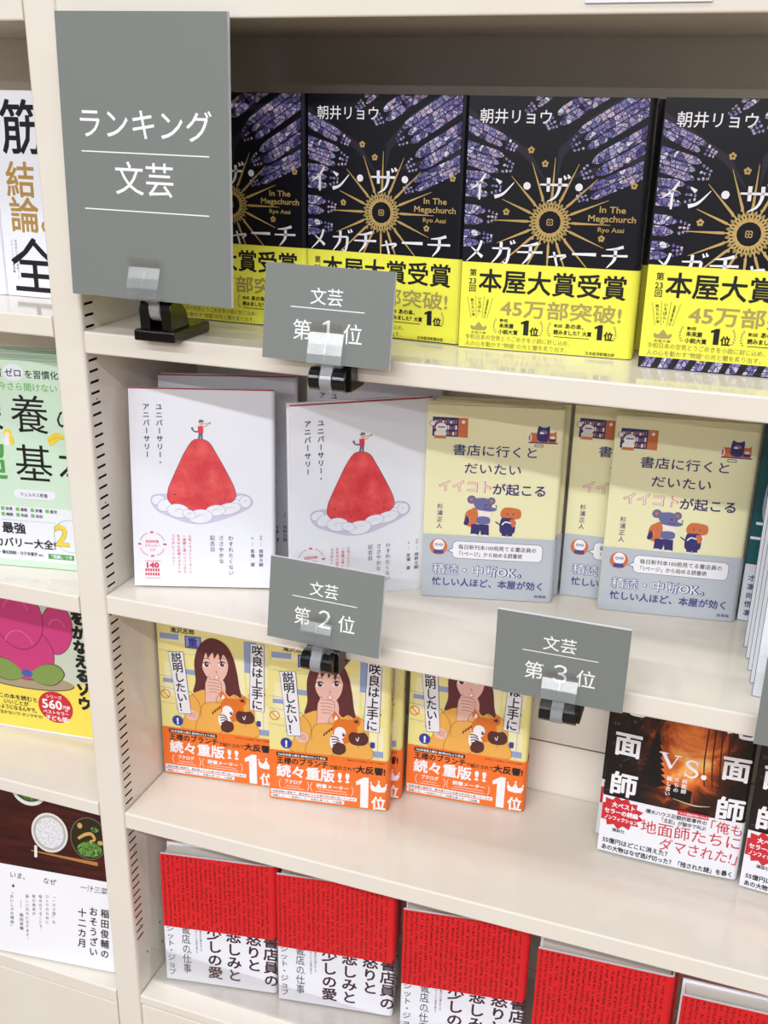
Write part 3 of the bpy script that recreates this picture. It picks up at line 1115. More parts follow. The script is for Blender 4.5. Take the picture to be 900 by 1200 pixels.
def art_saku():
    W, H = 128, 188
    a = Art((0.4, 58, 123.6, 187.6))
    hair = mat('chestnut_hair', (98, 46, 50), 0.4)
    skin = mat('illustration_skin', (238, 190, 178), 0.4)
    coat = mat('amber_coat', (238, 176, 84), 0.4)
    line = mat('fine_brown_line', (92, 54, 40), 0.4)
    pale = mat('pale_lemon', (246, 238, 190), 0.4)
    okapi = mat('okapi_orange', (226, 118, 44), 0.4)
    choc = mat('chocolate_ink', (86, 44, 42), 0.4)
    # floor plan scribbles behind the figure
    for x0, y0, x1, y1 in ((4, 160, 34, 168), (98, 118, 122, 166), (86, 96, 96, 150), (6, 96, 20, 136), (108, 68, 122, 96)):
        a.rect(pale, x0, y0, x1, y1)
    for x0, y0, x1, y1 in ((3, 163, 24, 169.5), (14, 124, 42, 130), (4, 112, 26, 117), (104, 62, 122, 69), (18, 80, 30, 128), (96, 134, 110, 170), (108, 92, 113, 112)):
        a.rect(BLUE_P, x0, y0, x1, y1)
    for pts in ([(0, 150), (40, 148), (60, 160)], [(0, 120), (30, 118)], [(0, 88), (34, 86)], [(90, 176), (124, 174)], [(100, 60), (100, 110)], [(116, 60), (116, 128)], [(0, 106), (36, 104)]):
        a.stroke(BLUE_P, pts, 0.5)
    a.ring(okapi, 6, 98, 5, 5, 1.0); a.stroke(okapi, [(2.6, 101.4), (9.4, 94.6)], 1.0, hold=True)
    a.poly(BLUE_D, [(111, 110), (119, 110), (115, 119)]); a.rrect(BLUE_D, 108, 72, 113, 79, 1.5)
    a.rect(BLUE_D, 31, 155, 49, 169); a.rect(BLUE_P, 32.2, 156.2, 47.8, 167.8); a.text(BLUE_D, '重', 34, 157.4, 11.5, 0.03)
    a.rect(pale, 50, 156, 62, 168)
    a.text(INK, '滝沢志郎', 15, 171.5, 6.8, 0.02, width=27)
    # the figure: long hair, face, raised hand, amber coat
    a.blob(coat, [(26.5, 58), (27, 74), (30, 92), (37, 102), (48, 108), (80, 110), (92, 108), (104, 98), (106, 80), (106, 58)])
    a.outline(line, [(26.5, 58), (27, 74), (30, 92), (37, 102), (48, 108), (80, 110), (92, 108), (104, 98), (106, 80), (106, 58)], 0.4)
    a.blob(hair, [(38, 104), (41, 118), (40.5, 140), (46, 158), (56, 168), (66, 169), (77, 163), (84, 150), (88, 132), (90, 116), (92, 104), (84, 107), (78, 104), (70, 112), (56, 110), (48, 108)])
    a.blob(skin, [(57, 122), (56, 104), (66, 98), (74, 106), (72, 122)])
    face = [(48.5, 146), (50, 132), (56, 122), (63.6, 117), (71, 121.5), (77, 132), (78, 146), (72, 156), (56, 156)]
    a.blob(skin, face)
    a.blob(hair, [(46, 150), (49, 159), (58, 166), (66, 167.5), (75, 162), (80, 150), (79.5, 138), (76.6, 147), (73, 152), (70, 144), (67.5, 152.5), (63, 146), (61.5, 153), (56, 146), (54, 152), (50, 140), (48.6, 131), (46.5, 138)])
    for x, y in ((54.0, 137.8), (71.4, 140.2)):
        a.ell(INK_W, x, y, 4.0, 2.7, 8); a.ell(choc, x + .3, y + .4, 2.5, 2.7); a.ell(INK_W, x + 1.0, y + 1.5, 0.7)
        a.stroke(INK, [(x - 4.2, y + 1.2), (x - 1, y + 3.3), (x + 2.6, y + 3.2), (x + 4.6, y + 1.6)], [0.5, 1.1, 1.0, 0.5]); a.stroke(hair, [(x - 4, y + 6.6), (x, y + 7.8), (x + 4, y + 7)], 0.7)
    a.stroke(line, [(64.2, 133), (65.6, 130.4), (64, 129.8)], 0.45)
    a.ell(RED_INK, 65.2, 124.8, 2.7, 2.2); a.ell(INK_W, 65.2, 124.9, 2.0, 1.6)
    a.blob(skin, [(52, 116), (54.6, 121), (61, 121.8), (68.4, 120.5), (70, 116), (69, 108), (64, 100), (62, 92), (52, 92), (51.6, 104)])
    for i in range(4):
        a.stroke(line, [(54.5 + i * .6, 117.5 - i * 3.6), (62, 118 - i * 3.6), (69 - i * .6, 117 - i * 3.6)], 0.45, hold=i > 0)
    a.outline(line, [(52, 116), (54.6, 121), (61, 121.8), (68.4, 120.5), (70, 116), (69, 108), (64, 100), (62, 92), (52, 92), (51.6, 104)], 0.4)
    a.stroke(line, [(54.5, 121), (56.5, 124.5)], 2.6, smooth=0); a.stroke(skin, [(54.6, 120.6), (56.5, 124.2)], 2.0, smooth=0)
    sl = [(50, 92), (66, 95), (74, 90), (70, 70), (66, 58), (40, 58), (44, 78)]
    a.blob(coat, sl); a.outline(line, sl, 0.4)
    for i in range(4):
        a.poly(choc, [(58 + i * 2.6, 80 + i * 2.4), (60 + i * 2.6, 81 + i * 2.4), (60.4 + i * 2.6, 85.6 + i * 2.4), (58.4 + i * 2.6, 82.4 + i * 2.4)], hold=i > 0)
    a.blob(skin, [(29, 78), (33, 83), (41, 80), (42, 73), (36, 70), (30, 72)])
    for i in range(3):
        a.stroke(line, [(31, 80 - i * 2.4), (40, 78 - i * 2.4)], 0.4, hold=i > 0)
    a.stroke(line, [(34, 104), (44, 92), (46, 74)], 0.4); a.stroke(line, [(84, 106), (92, 94), (96, 70)], 0.4, hold=True)
    # toy okapi
    for pts in ([(68, 101), (70, 110), (75, 104), (77, 99)], [(87, 101), (95, 106), (97.5, 99), (92, 94)]):
        a.blob(okapi, pts, 4)
    a.blob(okapi, [(69, 96), (76, 101.5), (88, 101), (94, 92), (92, 80), (80, 74), (72, 78), (68, 88)])
    a.blob(INK_W, [(69.6, 100), (71.4, 105.4), (73.5, 101.6)], 3); a.blob(choc, [(90, 100), (94, 103), (95, 99)], 3)
    a.blob(choc, [(85, 82), (88, 88), (96, 88), (102, 89), (106, 83), (104, 76), (96, 73.5), (88, 75)])
    a.ell(INK_W, 76, 86, 6.2, 6.8); a.ell(choc, 80, 84.2, 1.7, 2.1); a.ell(INK_W, 80.4, 85, .6)
    a.blob(INK_W, [(66, 80), (72, 84), (78, 79), (80, 71), (72, 66), (66, 70)])
    for i in range(4):
        a.stroke(choc, [(66.5 + i * .6, 80.5 - i * 3.2), (71 + i * .6, 81 - i * 2.8), (75 + i * 1.1, 79 - i * 2.6)], 1.3, hold=i > 0)
    a.blob(choc, [(68, 68), (73, 74.5), (81, 73), (82, 65), (76, 60.5), (69, 62)])
    a.stroke(INK_W, [(93, 82), (94.6, 78.5), (96, 83.5)], 0.8)
    a.ell(BLUE_D, 18.4, 67.4, 6.2); a.text(INK_W, '!', 18.4, 63.4, 10, 0.06, align='c')
    # two slanted title slips
    slip = mat('title_slip_white', (238, 236, 244), 0.4)
    a.poly(INK, [(11.4, 148.7), (28.8, 150.3), (34.6, 77.4), (19.7, 76.1)]); a.poly(slip, [(11.8, 148.2), (28.4, 149.8), (34.2, 77.9), (20.0, 76.6)])
    a.vtext(INK, '説明したい！', 20.2, 148.8, 12.2, 11.7, 0.022, rot=5)
    a.poly(INK, [(103.5, 168.3), (118.6, 168.8), (117.4, 90.6), (100.7, 91.2)]); a.poly(slip, [(103.9, 168), (118.2, 168.4), (117.0, 91), (101.1, 91.6)])
    a.vtext(INK, '咲良は上手に', 111.2, 167.5, 12.8, 12.6, 0.022, rot=-1.5)
    return a


def art_saku_band():
    a = Art()
    a.rrect(INK, 7.6, 51.6, 63, 56.2, 1.2); a.text(INK_W, 'TBS系毎週土曜日 朝9時30分より放送', 9, 52.6, 3.0, 0.02, width=52)
    a.text(INK, '王様のブランチ', 7.6, 43.6, 8.4, 0.03, width=56); a.text(INK, 'で紹介されて', 64.5, 43.2, 5.0, 0.02, width=29); a.text(INK, '大反響!', 93.6, 42.4, 9.2, 0.04, width=31)
    a.text(INK, '発売日より各書店にて続々と展開中', 84, 54.6, 2.0, width=40)
    a.text(INK_W, '続々重版', 7.6, 28.6, 15.6, 0.032, width=63); a.text(INK_W, '!!', 72.5, 28.8, 15, 0.035, width=14)
    a.text(INK_W, 'ブクログ', 16, 20.4, 5.2, 0.03, width=19.5); a.text(INK_W, '読書メーター', 51, 19.6, 5.2, 0.03, width=35)
    for x in (18, 53):
        a.rect(INK_W, x, 17, x + (16 if x < 30 else 31), 17.5, hold=True); a.rect(INK_W, x - 3, 14.2, x + (20 if x < 30 else 33), 14.7, hold=True)
    for cx, s in ((11.5, 1), (42, -1), (46, 1), (90, -1)):
        a.ring(INK_W, cx + 7 * s, 19, 8, 8.4, 0.5, 140 if s > 0 else -40, 220 if s > 0 else 40, n=10, hold=True)
    a.rect(INK_W, 1.5, 7.4, 95, 11.8); a.rect(INK_W, 1.5, 2.2, 81.5, 6.4)
    a.text(INK, '話題沸騰の最新刊、書店員からも応援の声が続々届いています', 3, 8.2, 2.9, 0.01, width=90); a.text(INK, '感動した、一気読みした、何度も笑った、と話題', 3, 2.9, 2.9, 0.01, width=76)
    numeral_one(a, INK_W, 94, 1.4, 13.5, 36); a.text(INK_W, '位', 110.6, 2.4, 16.0, 0.03)
    a.blob(INK_W, [(111, 22.6), (110, 31), (114.8, 27.2), (118.4, 33.4), (121.4, 27.2), (126.4, 30.2), (124.8, 22.4)], 2)
    a.ell(INK_W, 118.4, 34.2, 1.1, hold=True); a.ell(INK_W, 110, 32, 1.0, hold=True); a.ell(INK_W, 126.4, 31.2, 1.0, hold=True)
    return a


sp = Art()
sp.vtext(INK, '咲良は上手に説明したい!', 10, 178, 6.6, 7.2, 0.02)
sp.vtext(INK, '滝沢志郎', 10, 84, 5.0, 5.4, 0.01)
SAKU = make_book('comic_cover_book', 0.1245, 0.188, 0.020, C_LEMON, art_saku(), sp, (0.0004, 0.0585, B_ORANGE, art_saku_band(), None), squeeze=0.972)


# --- burning house book
def make_fire():
    m = mat('fire_photograph_print', (40, 20, 12), 0.3)
    nt, b = nodes(m)
    v = obj_coord(nt)
    n1 = noise(nt, v, 26.0, 6.0, 0.62, 1.2)
    sep = nt.nodes.new('ShaderNodeSeparateXYZ')
    nt.links.new(v, sep.inputs[0])
    # the burning facade stands right of the middle of the cover
    d = nt.nodes.new('ShaderNodeVectorMath'); d.operation = 'DISTANCE'
    d.inputs[1].default_value = (0.074, 0, 0.118)
    sc = nt.nodes.new('ShaderNodeVectorMath'); sc.operation = 'MULTIPLY'
    sc.inputs[1].default_value = (1.0, 0.0, 0.55)
    nt.links.new(v, sc.inputs[0])
    d.inputs[1].default_value = (0.076, 0, 0.065)
    nt.links.new(sc.outputs[0], d.inputs[0])
    mr = nt.nodes.new('ShaderNodeMapRange')
    mr.inputs[1].default_value = 0.012; mr.inputs[2].default_value = 0.052
    mr.inputs[3].default_value = 0.30; mr.inputs[4].default_value = -0.22
    nt.links.new(d.outputs['Value'], mr.inputs[0])
    ad = nt.nodes.new('ShaderNodeMath'); ad.operation = 'ADD'
    nt.links.new(n1, ad.inputs[0]); nt.links.new(mr.outputs[0], ad.inputs[1])
    c = node_ramp(nt, [(0.34, (16, 12, 12)), (0.50, (72, 30, 18)), (0.62, (176, 76, 34)), (0.76, (232, 126, 60)), (0.92, (250, 190, 110))], ad.outputs[0])
    nt.links.new(c, b.inputs['Base Color'])
    return m


FIRE = make_fire()
C_DARK = mat('cover_charcoal', (16, 14, 16), 0.3)
B_WHITE = mat('band_white', (240, 240, 248), 0.36)
CRIMSON = mat('crimson_ink', (206, 38, 52), 0.4)


def art_jimen():
    a = Art((0.4, 60, 126, 189.6))
    a.strip = 4.0
    brown = mat('dark_rafters_print', (52, 22, 16), 0.35)
    ash = mat('smoke_grey_print', (64, 60, 62), 0.35)
    for x0, x1 in ((88, 84), (93, 91), (98, 98), (103, 105)):
        a.stroke(brown, [(x0, 180), (x1 + 3, 120), (x1 + 6, 92)], 1.2, hold=True)
    a.poly(C_DARK, [(60, 88), (80, 84), (80, 70), (60, 74)])
    # tree in front of the blaze
    for i in range(9):
        t = i / 9
        a.poly(C_DARK, [(40 - 14 * t, 134 - t * 52), (43, 142 - t * 52), (46 + 12 * t, 133 - t * 54), (44, 128 - t * 54)], hold=i > 0)
    a.stroke(mat('pale_beam_print', (206, 188, 164), 0.4), [(64, 73), (84, 70), (98, 72)], [0.5, 1.4, 0.4])
    rnd = random.Random(3)
    for i in range(26):
        a.ell(ash, rnd.uniform(2, 30), rnd.uniform(66, 150), rnd.uniform(.8, 2.6), rnd.uniform(.5, 1.4), rot=rnd.uniform(0, 90), n=7, hold=i > 0)
    a.vtext(INK_W, '地面師', 17.5, 183.5, 26.5, 43, 0.03, sx=1.0)
    a.vtext(INK_W, '地面師', 115.5, 180, 26.5, 43, 0.03, sx=1.0)
    # roman capitals with serifs
    a.stroke(INK_W, [(50, 119.0), (58.5, 104.0)], 3.4, smooth=0); a.stroke(INK_W, [(58.2, 104.0), (64, 118.0)], 1.1, hold=True, smooth=0)
    a.rect(INK_W, 46.6, 118.0, 54.4, 119.2, hold=True); a.rect(INK_W, 60.6, 117.2, 67, 118.4, hold=True)
    a.stroke(INK_W, [(81.6, 111.4), (79.6, 114.8), (75, 115.2), (72.2, 112.0), (75.6, 108.4), (80.6, 105.6), (82.2, 102.4), (79.2, 99.0), (74.4, 99.4), (71.6, 102.6)], [1.0, 1.4, 2.2, 2.6, 3.0, 2.8, 2.4, 2.0, 1.4, 1.0], hold=True)
    a.rect(INK_W, 81, 110.6, 82.2, 115.4, hold=True); a.rect(INK_W, 71.2, 98.6, 72.4, 103.6, hold=True)
    a.ell(INK_W, 88.4, 101, 2.6, hold=True)
    for x, s in ((72.4, '詐欺師'), (65.4, 'たちの'), (58.4, '騙し合い')):
        a.vtext(INK_W, s, x, 96, 5.0, 5.4, 0.02)
    return a


def art_jimen_band():
    a = Art()
    a.strip = 4.0
    burst = []
    for i in range(26):
        t = 2 * PI * i / 26 + 0.1
        r_ = 1.0 if i % 2 else 0.78
        burst.append((17.5 + 23 * r_ * math.cos(t), 45 + 18 * r_ * math.sin(t)))
    burst = clip_poly(burst, (0.3, 20, 60, 62))
    a.poly(CRIMSON, burst)
    a.text(INK_W, '大ベスト', 9, 50.4, 6.4, 0.035, width=22); a.text(INK_W, 'セラーの続編', 2.6, 43.0, 6.0, 0.035, width=32); a.text(INK_W, 'ノンフィクション', 3, 36.2, 5.2, 0.035, width=32)
    a.text(INK, '講談社', 12, 24, 4.2, 0.015, width=12)
    a.rect(CRIMSON, 70, 57.5, 98, 62.4); a.text(INK_W, 'ついに真相が明かされる', 71, 58.6, 2.8, 0.02, width=26)
    a.text(INK, '積水ハウス巨額詐欺事件の', 41, 52.4, 5.0, 0.02, width=56); a.text(INK, '「主犯」が獄中で叫ぶ', 54, 46.4, 5.0, 0.02, width=43)
    a.text(CRIMSON, '「俺も', 93, 47.5, 13.4, 0.002, width=36)
    a.text(CRIMSON, '地面師たちに', 38, 31.5, 15.4, 0.002, width=91, rot=1.2)
    a.text(CRIMSON, 'ダマされた!」', 56, 16.8, 15.0, 0.002, width=72, shear=.1)
    a.text(INK, '55億円はどこに消えた？', 4, 10.6, 6.2, 0.025, width=62)
    a.text(INK, 'あの大物はなぜ逃げ切った？「残された謎」を暴く', 3.6, 2.6, 6.2, 0.025, width=122)
    return a


sp = Art()
sp.vtext(INK_W, '地面師vs.地面師', 11, 178, 10, 11, 0.03)
JIMEN = make_book('burning_house_book', 0.1302, 0.190, 0.020, FIRE, art_jimen(), sp, (0.0004, 0.0615, B_WHITE, art_jimen_band(), None), bow=0.0022, spine_mat=C_DARK)

# --- white book under a deep red wrapper
B_RED = mat('wrapper_red', (226, 34, 40), 0.42)
MAROON = mat('maroon_ink', (62, 26, 38), 0.42)
RED_D = mat('wrapper_dark_red_ink', (112, 14, 24), 0.45)


def art_red_wrapper(h):
    # dense columns of handwriting: pseudo strokes, unreadable as in the photo
    a = Art()
    rnd = random.Random(11)
    first = True
    x = 3.5
    while x < 123:
        y = h - 1.5
        while y > 2:
            s = rnd.uniform(1.9, 2.7)
            if rnd.random() < 0.9:
                for k in range(rnd.choice((2, 3, 3, 4))):
                    if rnd.random() < 0.55:
                        yy = y - rnd.uniform(0, s); w = rnd.uniform(.5, 1.0) * s * .62
                        a.rect(RED_D, x - w, yy - 0.24, x + w, yy + 0.24, hold=not first)
                    else:
                        xx = x + rnd.uniform(-1.1, 1.1); sl = rnd.uniform(-.5, .5)
                        a.poly(RED_D, [(xx - .26, y), (xx + .26, y), (xx + .26 + sl, y - s), (xx - .26 + sl, y - s)], hold=not first)
                    first = False
            y -= s + rnd.uniform(.3, .8)
        x += 5.2
    return a


def art_red_cover():
    a = Art()
    grey = mat('grey_ink', (92, 90, 104), 0.45)
    for x, s in ((121, '書店員の'), (101.5, '怒りと'), (79, '悲しみと'), (57, '少しの愛')):
        a.vtext(MAROON, s, x, 78.5, 17.6, 17.6, 0.026)
    a.vtext(grey, '書店の仕事をめぐる', 41.5, 72, 2.7, 3.1, 0.01); a.vtext(grey, '本と人との物語を集めた', 36.6, 72, 2.4, 2.9, 0.01)
    a.vtext(grey, '書店員の', 29.0, 72, 2.6, 12.8, 0.0)
    a.vtext(INK, '書店の仕事', 24.5, 78, 13.6, 13.4, -0.006, sx=.72)
    a.vtext(INK, 'シット・ジョブ', 6.8, 75, 9.6, 10.0, -0.004)
    return a


sp = Art()
sp.vtext(INK, '書店員の怒りと悲しみと少しの愛', 11, 76, 6.0, 6.4, 0.02)
RED = make_book('red_wrapper_book', 0.127, 0.168, 0.022, B_WHITE, art_red_cover(), sp, (0.073, 0.1680, B_RED, art_red_wrapper(95), None))

# --- left bay and the teal titles at the right end
C_GREEN = mat('cover_pale_green', (208, 232, 210), 0.36)


def art_muscle():
    a = Art()
    gold = mat('gold_foil', (206, 164, 92), 0.3, metal=0.35)
    grey = mat('pale_grey_line', (196, 196, 204), 0.5)
    for i in range(9):
        a.stroke(grey, [(62 + i * 2.4, 150 - i * 4), (54 + i * 3, 110), (70 + i * 2, 60), (60 + i * 3, 20)], 0.3, hold=i > 0)
    a.text(INK, '筋', 8, 132, 49, 0.012, sx=0.95)
    a.text(gold, '結', 9, 93, 33, 0.016, sx=1.0); a.text(gold, '論。', 10, 62, 33, 0.016)
    a.text(INK, '全', 6, 8, 54, 0.008)
    a.ring(grey, 60, 52, 4, 4, 0.9)
    a.vtext(INK, '科学的に正しい身体づくり', 14, 52, 2.6, 3.1); a.vtext(INK, 'トレーニングの最適解', 9.5, 52, 2.6, 3.1)
    return a


MUSCLE = make_book('white_gold_book', 0.101, 0.181, 0.016, C_WHITE, art_muscle(), None)


def art_green():
    a = Art()
    leaf = mat('leaf_green_ink', (122, 186, 108), 0.4)
    dk = mat('mid_green_ink', (84, 160, 84), 0.4)
    yel = mat('banana_yellow', (240, 214, 66), 0.4)
    a.rect(C_WHITE, 0.4, 7, 143.5, 64)
    a.ell(C_WHITE, 67, 198.2, 10.4, 8.2)
    a.text(INK, '糖質', 38, 194, 9, 0.006); a.text(INK, 'ゼロ', 58, 194.6, 8.6, 0.015, width=16.4); a.text(INK, 'を習慣化する', 78, 194, 8.6, 0.01)
    a.text(leaf, '今さら聞けない', 50, 181.5, 8.6, 0.012, width=60)
    a.text(INK, '栄', 13, 143, 40.5); a.text(INK, '養', 59.5, 143, 40.5); a.text(INK, 'の', 105, 146, 27)
    a.text(dk, '超', 12, 94, 40.5, 0.012); a.text(INK, '基', 59.5, 94, 40.5); a.text(INK, '本', 104, 94, 40)
    # little figure and a bunch of bananas
    a.ell(yel, 55.5, 138, 4.4, 4.6); a.ell(mat('illustration_cream', (250, 226, 196), .5), 55, 136.6, 2.8); a.ell(C_WHITE, 54.6, 130, 3.8, 4.4); a.ell(yel, 59, 131, 2.6, 4.8)
    for i in range(5):
        a.stroke(yel, [(116 - i * 1.5, 137), (106 - i, 140 - i * 2.0), (96 + i * .5, 135 - i * 1.6)], [1.5, 3.6, 1.4], hold=False)
    a.stroke(GOLD_D, [(114, 135), (105, 137), (97, 132)], 0.4)
    a.rrect(C_WHITE, 56.5, 72.5, 100, 82, 4.5); a.text(INK, 'ウェルネス教養', 62.5, 75.2, 4.4, 0.012, width=29)
    for j, y in enumerate((59.5, 53.6)):
        for i in range(4 - j):
            x = 41 + i * 15.6
            a.rect(leaf, x, y - .4, x + 3.6, y + 3.2, hold=i > 0); a.text(INK, ('体質', '運動', '栄養', '疲労', '睡眠', '免疫', '体形')[j * 4 + i], x + 4.8, y - .2, 3.8, 0.012)
    a.rect(leaf, 41, 49.0, 98, 49.3)
    a.text(INK, '最強', 40, 36.2, 12.2, 0.024, width=25); a.text(INK, 'リカバリー大全!', 19.5, 21.4, 10.6, 0.024, width=76)
    a.ring(leaf, 112, 36, 17, 17, 0.4, 60, 300)
    a.text(GOLD_D, '2', 95, 25.6, 31, 0.03); a.text(yel, '2', 95.3, 25.8, 31, 0.018)
    a.text(INK, '・糖化抑制・分子栄養学 etc.', 34, 12.4, 4.4, 0.01, width=48); a.rect(dk, 87, 10.6, 114, 16); a.text(C_WHITE, '「図解」つき', 88, 11.8, 4.2, 0.02, width=24)
    return a


GREEN = make_book('pale_green_book', 0.148, 0.210, 0.016, C_GREEN, art_green(), None)


def art_pink():
    a = Art((0.4, 0.4, 145.5, 199.6))
    pink = mat('magenta_wash', (206, 66, 128), 0.4)
    pink2 = mat('rose_wash', (226, 112, 152), 0.4)
    line = mat('dark_plum_line', (92, 34, 62), 0.4)
    grn = mat('leaf_green_wash', (132, 158, 84), 0.4)
    sky = mat('pale_sage', (206, 214, 196), 0.4)
    yel = mat('sun_yellow', (246, 226, 92), 0.4)
    sand = mat('stone_wash', (170, 158, 128), 0.4)
    a.rect(sky, 0.4, 60, 145.5, 199.6)
    a.poly(yel, [(0.4, 2.6), (145.5, 2.6), (145.5, 74), (90, 62), (0.4, 78)])
    a.ell(line, 54, 65, 60, 11); a.ell(sand, 54, 65.6, 59, 10.4)
    # plain composition of rounded pink hills over two green leaves
    for cx, cy, rx, ry, ro in ((18, 124, 24, 32, 12), (98, 134, 19, 31, -10), (56, 100, 36, 34, 0), (52, 142, 30, 38, 0)):
        a.ell(line, cx, cy, rx + .8, ry + .8, ro); a.ell(pink, cx, cy, rx, ry, ro)
    for cx, cy, r_ in ((50, 146, 16), (50, 104, 18), (99, 134, 10)):
        a.ring(pink2, cx, cy, r_, r_ * 1.25, 1.2, 20, 160, n=14, hold=False)
    for s in (-1, 1):
        pts = [(56 + s * 4, 73), (56 + s * 20, 87), (56 + s * 38, 89), (56 + s * 46, 78), (56 + s * 32, 64), (56 + s * 14, 64)]
        a.blob(line, [(56 + (x - 56) * 1.03, 75 + (y - 75) * 1.06) for x, y in pts]); a.blob(grn, pts)
    a.ell(mat('cornflower', (74, 96, 176), .4), 56, 74, 7, 4.6)
    a.vtext(INK, '夢をかなえるゾウ', 125, 178, 17.5, 17.6, 0.068)
    a.text(INK, 'この本を読むと、', 16, 38.6, 6.6, 0.025, width=53); a.text(INK, 'いいことが', 22, 31.4, 6.6, 0.025, width=32); a.text(INK, 'おこるようになるんやで。', -0.5 + 2, 24.4, 6.6, 0.025, width=62); a.text(INK, '泣かないで! ホンマやで!', 16, 17.6, 5.0, 0.02, width=54)
    a.ell(CRIMSON, 88, 35.5, 21.5, 20, -8); a.text(INK_W, 'シリーズ', 87, 46.6, 5.0, 0.02, align='c'); a.text(INK_W, '560', 71, 33.2, 16, 0.03, width=25); a.text(INK_W, '万部', 97, 35.4, 4.6, 0.03, width=9); a.text(INK_W, 'の', 99.5, 31.6, 4.0, 0.03)
    a.text(INK_W, 'ベストセラー', 88, 26.4, 5.4, 0.02, align='c'); a.text(INK_W, '子ども版!', 89, 18.4, 7.0, 0.03, align='c')
    return a


PINK = make_book('yellow_pink_book', 0.150, 0.200, 0.014, PAPER, art_pink(), None)


def art_food():
    a = Art((0.5, 0.5, 146, 209.5))
    wood = mat('dark_lacquer_table', (58, 20, 22), 0.35)
    nt, b = nodes(wood)
    f = noise(nt, obj_coord(nt, (4, 1, 40)), 3.0, 4.0)
    nt.links.new(node_ramp(nt, [(0.3, (44, 14, 18)), (0.7, (82, 32, 28))], f), b.inputs['Base Color'])
    rice = mat('boiled_rice_print', (232, 232, 236), 0.5)
    nt, b = nodes(rice)
    f = noise(nt, obj_coord(nt), 420.0, 2.0)
    nt.links.new(node_ramp(nt, [(0.35, (206, 208, 216)), (0.6, (244, 244, 248))], f), b.inputs['Base Color'])
    herb = mat('green_herb_print', (74, 122, 48), 0.5)
    nt, b = nodes(herb)
    f = noise(nt, obj_coord(nt), 330.0, 3.0)
    nt.links.new(node_ramp(nt, [(0.3, (28, 48, 24)), (0.5, (84, 134, 52)), (0.7, (156, 190, 96))], f), b.inputs['Base Color'])
    broth = mat('broth_print', (44, 38, 22), 0.4)
    tofu = mat('fried_tofu_print', (210, 170, 98), 0.5)
    rim = mat('porcelain_rim', (232, 230, 228), 0.4)
    a.rect(wood, 0.5, 111, 146, 209.5)
    a.ell(rim, 44, 208, 22, 20); a.ell(mat('bowl_shade_print', (60, 66, 52), .4), 44, 209, 18.5, 16.5); a.ell(herb, 45, 203, 13, 9)
    a.ell(rim, 69, 159, 22.5, 24); a.ell(mat('bowl_inner_print', (188, 186, 176), .4), 69, 159, 20, 21.4); a.ell(rice, 69, 159, 17.4, 18.6)
    a.ell(rim, 122, 214, 34, 22); a.ell(BLUE_P, 112, 197, 4, 2); a.ell(BLUE_D, 122, 195, 5, 2.6); a.ell(BLUE_P, 132, 198, 4, 2)
    a.ring(mat('glass_rim_print', (120, 116, 96), .4), 117, 160, 22, 25, 0.9); a.ell(broth, 117, 160, 21.5, 24.5); a.ell(herb, 118, 147, 15, 9.5, 6)
    a.stroke(tofu, [(104, 158), (112, 164), (120, 166), (124, 160), (118, 157)], [3, 4, 4, 3, 2]); a.ell(tofu, 106, 174, 3, 3.4); a.ell(tofu, 131, 157, 3.4, 2.6); a.ell(herb, 124, 172, 5, 3)
    wd = mat('chopstick_wood_print', (196, 136, 74), 0.45)
    a.poly(wd, [(46, 132.8), (46, 134.0), (128, 133), (128, 128.6)]); a.poly(mat('chopstick_dark_print', (150, 92, 48), .45), [(46, 132.8), (46, 133.2), (128, 131.0), (128, 130.6)])
    a.rrect(rim, 50, 126, 53.6, 141, 1.2)
    for x, s in ((18, 'いま、'), (60, 'なぜ'), (106, '一汁三菜か')):
        a.text(INK, s, x, 96, 8.4, -0.006, shear=0.15)
    for i, s in enumerate(('「一汁三菜」を', 'ひとりのために', '組み立てることで、', '家の食卓が', '美しい日々になります。')):
        a.vtext(mat('grey_ink2', (86, 84, 92), .5), s, 74 - i * 8.4, 84 - i * 1.5, 4.6, 5.4, -0.004)
    a.vtext(INK, '—— 稲田俊輔', 33, 70, 4.8, 5.6)
    a.poly(INK, [(21, 84), (23, 88), (25, 84)]); a.vtext(INK, '「おいしさの理由」', 21, 80, 4.6, 5.4)
    for x, s, yy in ((137, '稲田俊輔の', 78), (123, 'おそうざい', 78), (109, '十二カ月', 74)):
        a.vtext(INK, s, x, yy, 11.4, 12.6, 0.014, sx=.95)
    return a


FOOD = make_book('food_photo_book', 0.150, 0.210, 0.014, PAPER, art_food(), None)


def art_teal(lower):
    a = Art((0.4, 0.4, 126, 187.6))
    wh = mat('mist_wash', (196, 200, 226), 0.4)
    a.blob(wh, [(30, 186), (60, 176), (60, 110), (24, 84), (8, 104), (12, 150)]); a.ring(BLUE_D, 34, 130, 22, 44, 6, 120, 250)
    a.rect(C_WHITE, 0.4, 0.4, 126, lower)
    if lower < 100:
        a.rect(INK_W, 4, 94, 14, 96.6); a.rect(INK_W, 1, 80, 12, 82.6)
        a.vtext(INDIGO, '才凄尚悟凛', 7.5, 47, 6.4, 8.6, 0.02)
    return a


C_TEAL = mat('cover_teal', (18, 88, 94), 0.32)
TEAL = make_book('teal_book', 0.130, 0.188, 0.0205, C_TEAL, art_teal(56), None)
WHITE_FRONT = make_book('teal_edged_book', 0.130, 0.188, 0.0205, C_TEAL, art_teal(150), None, flush=True)

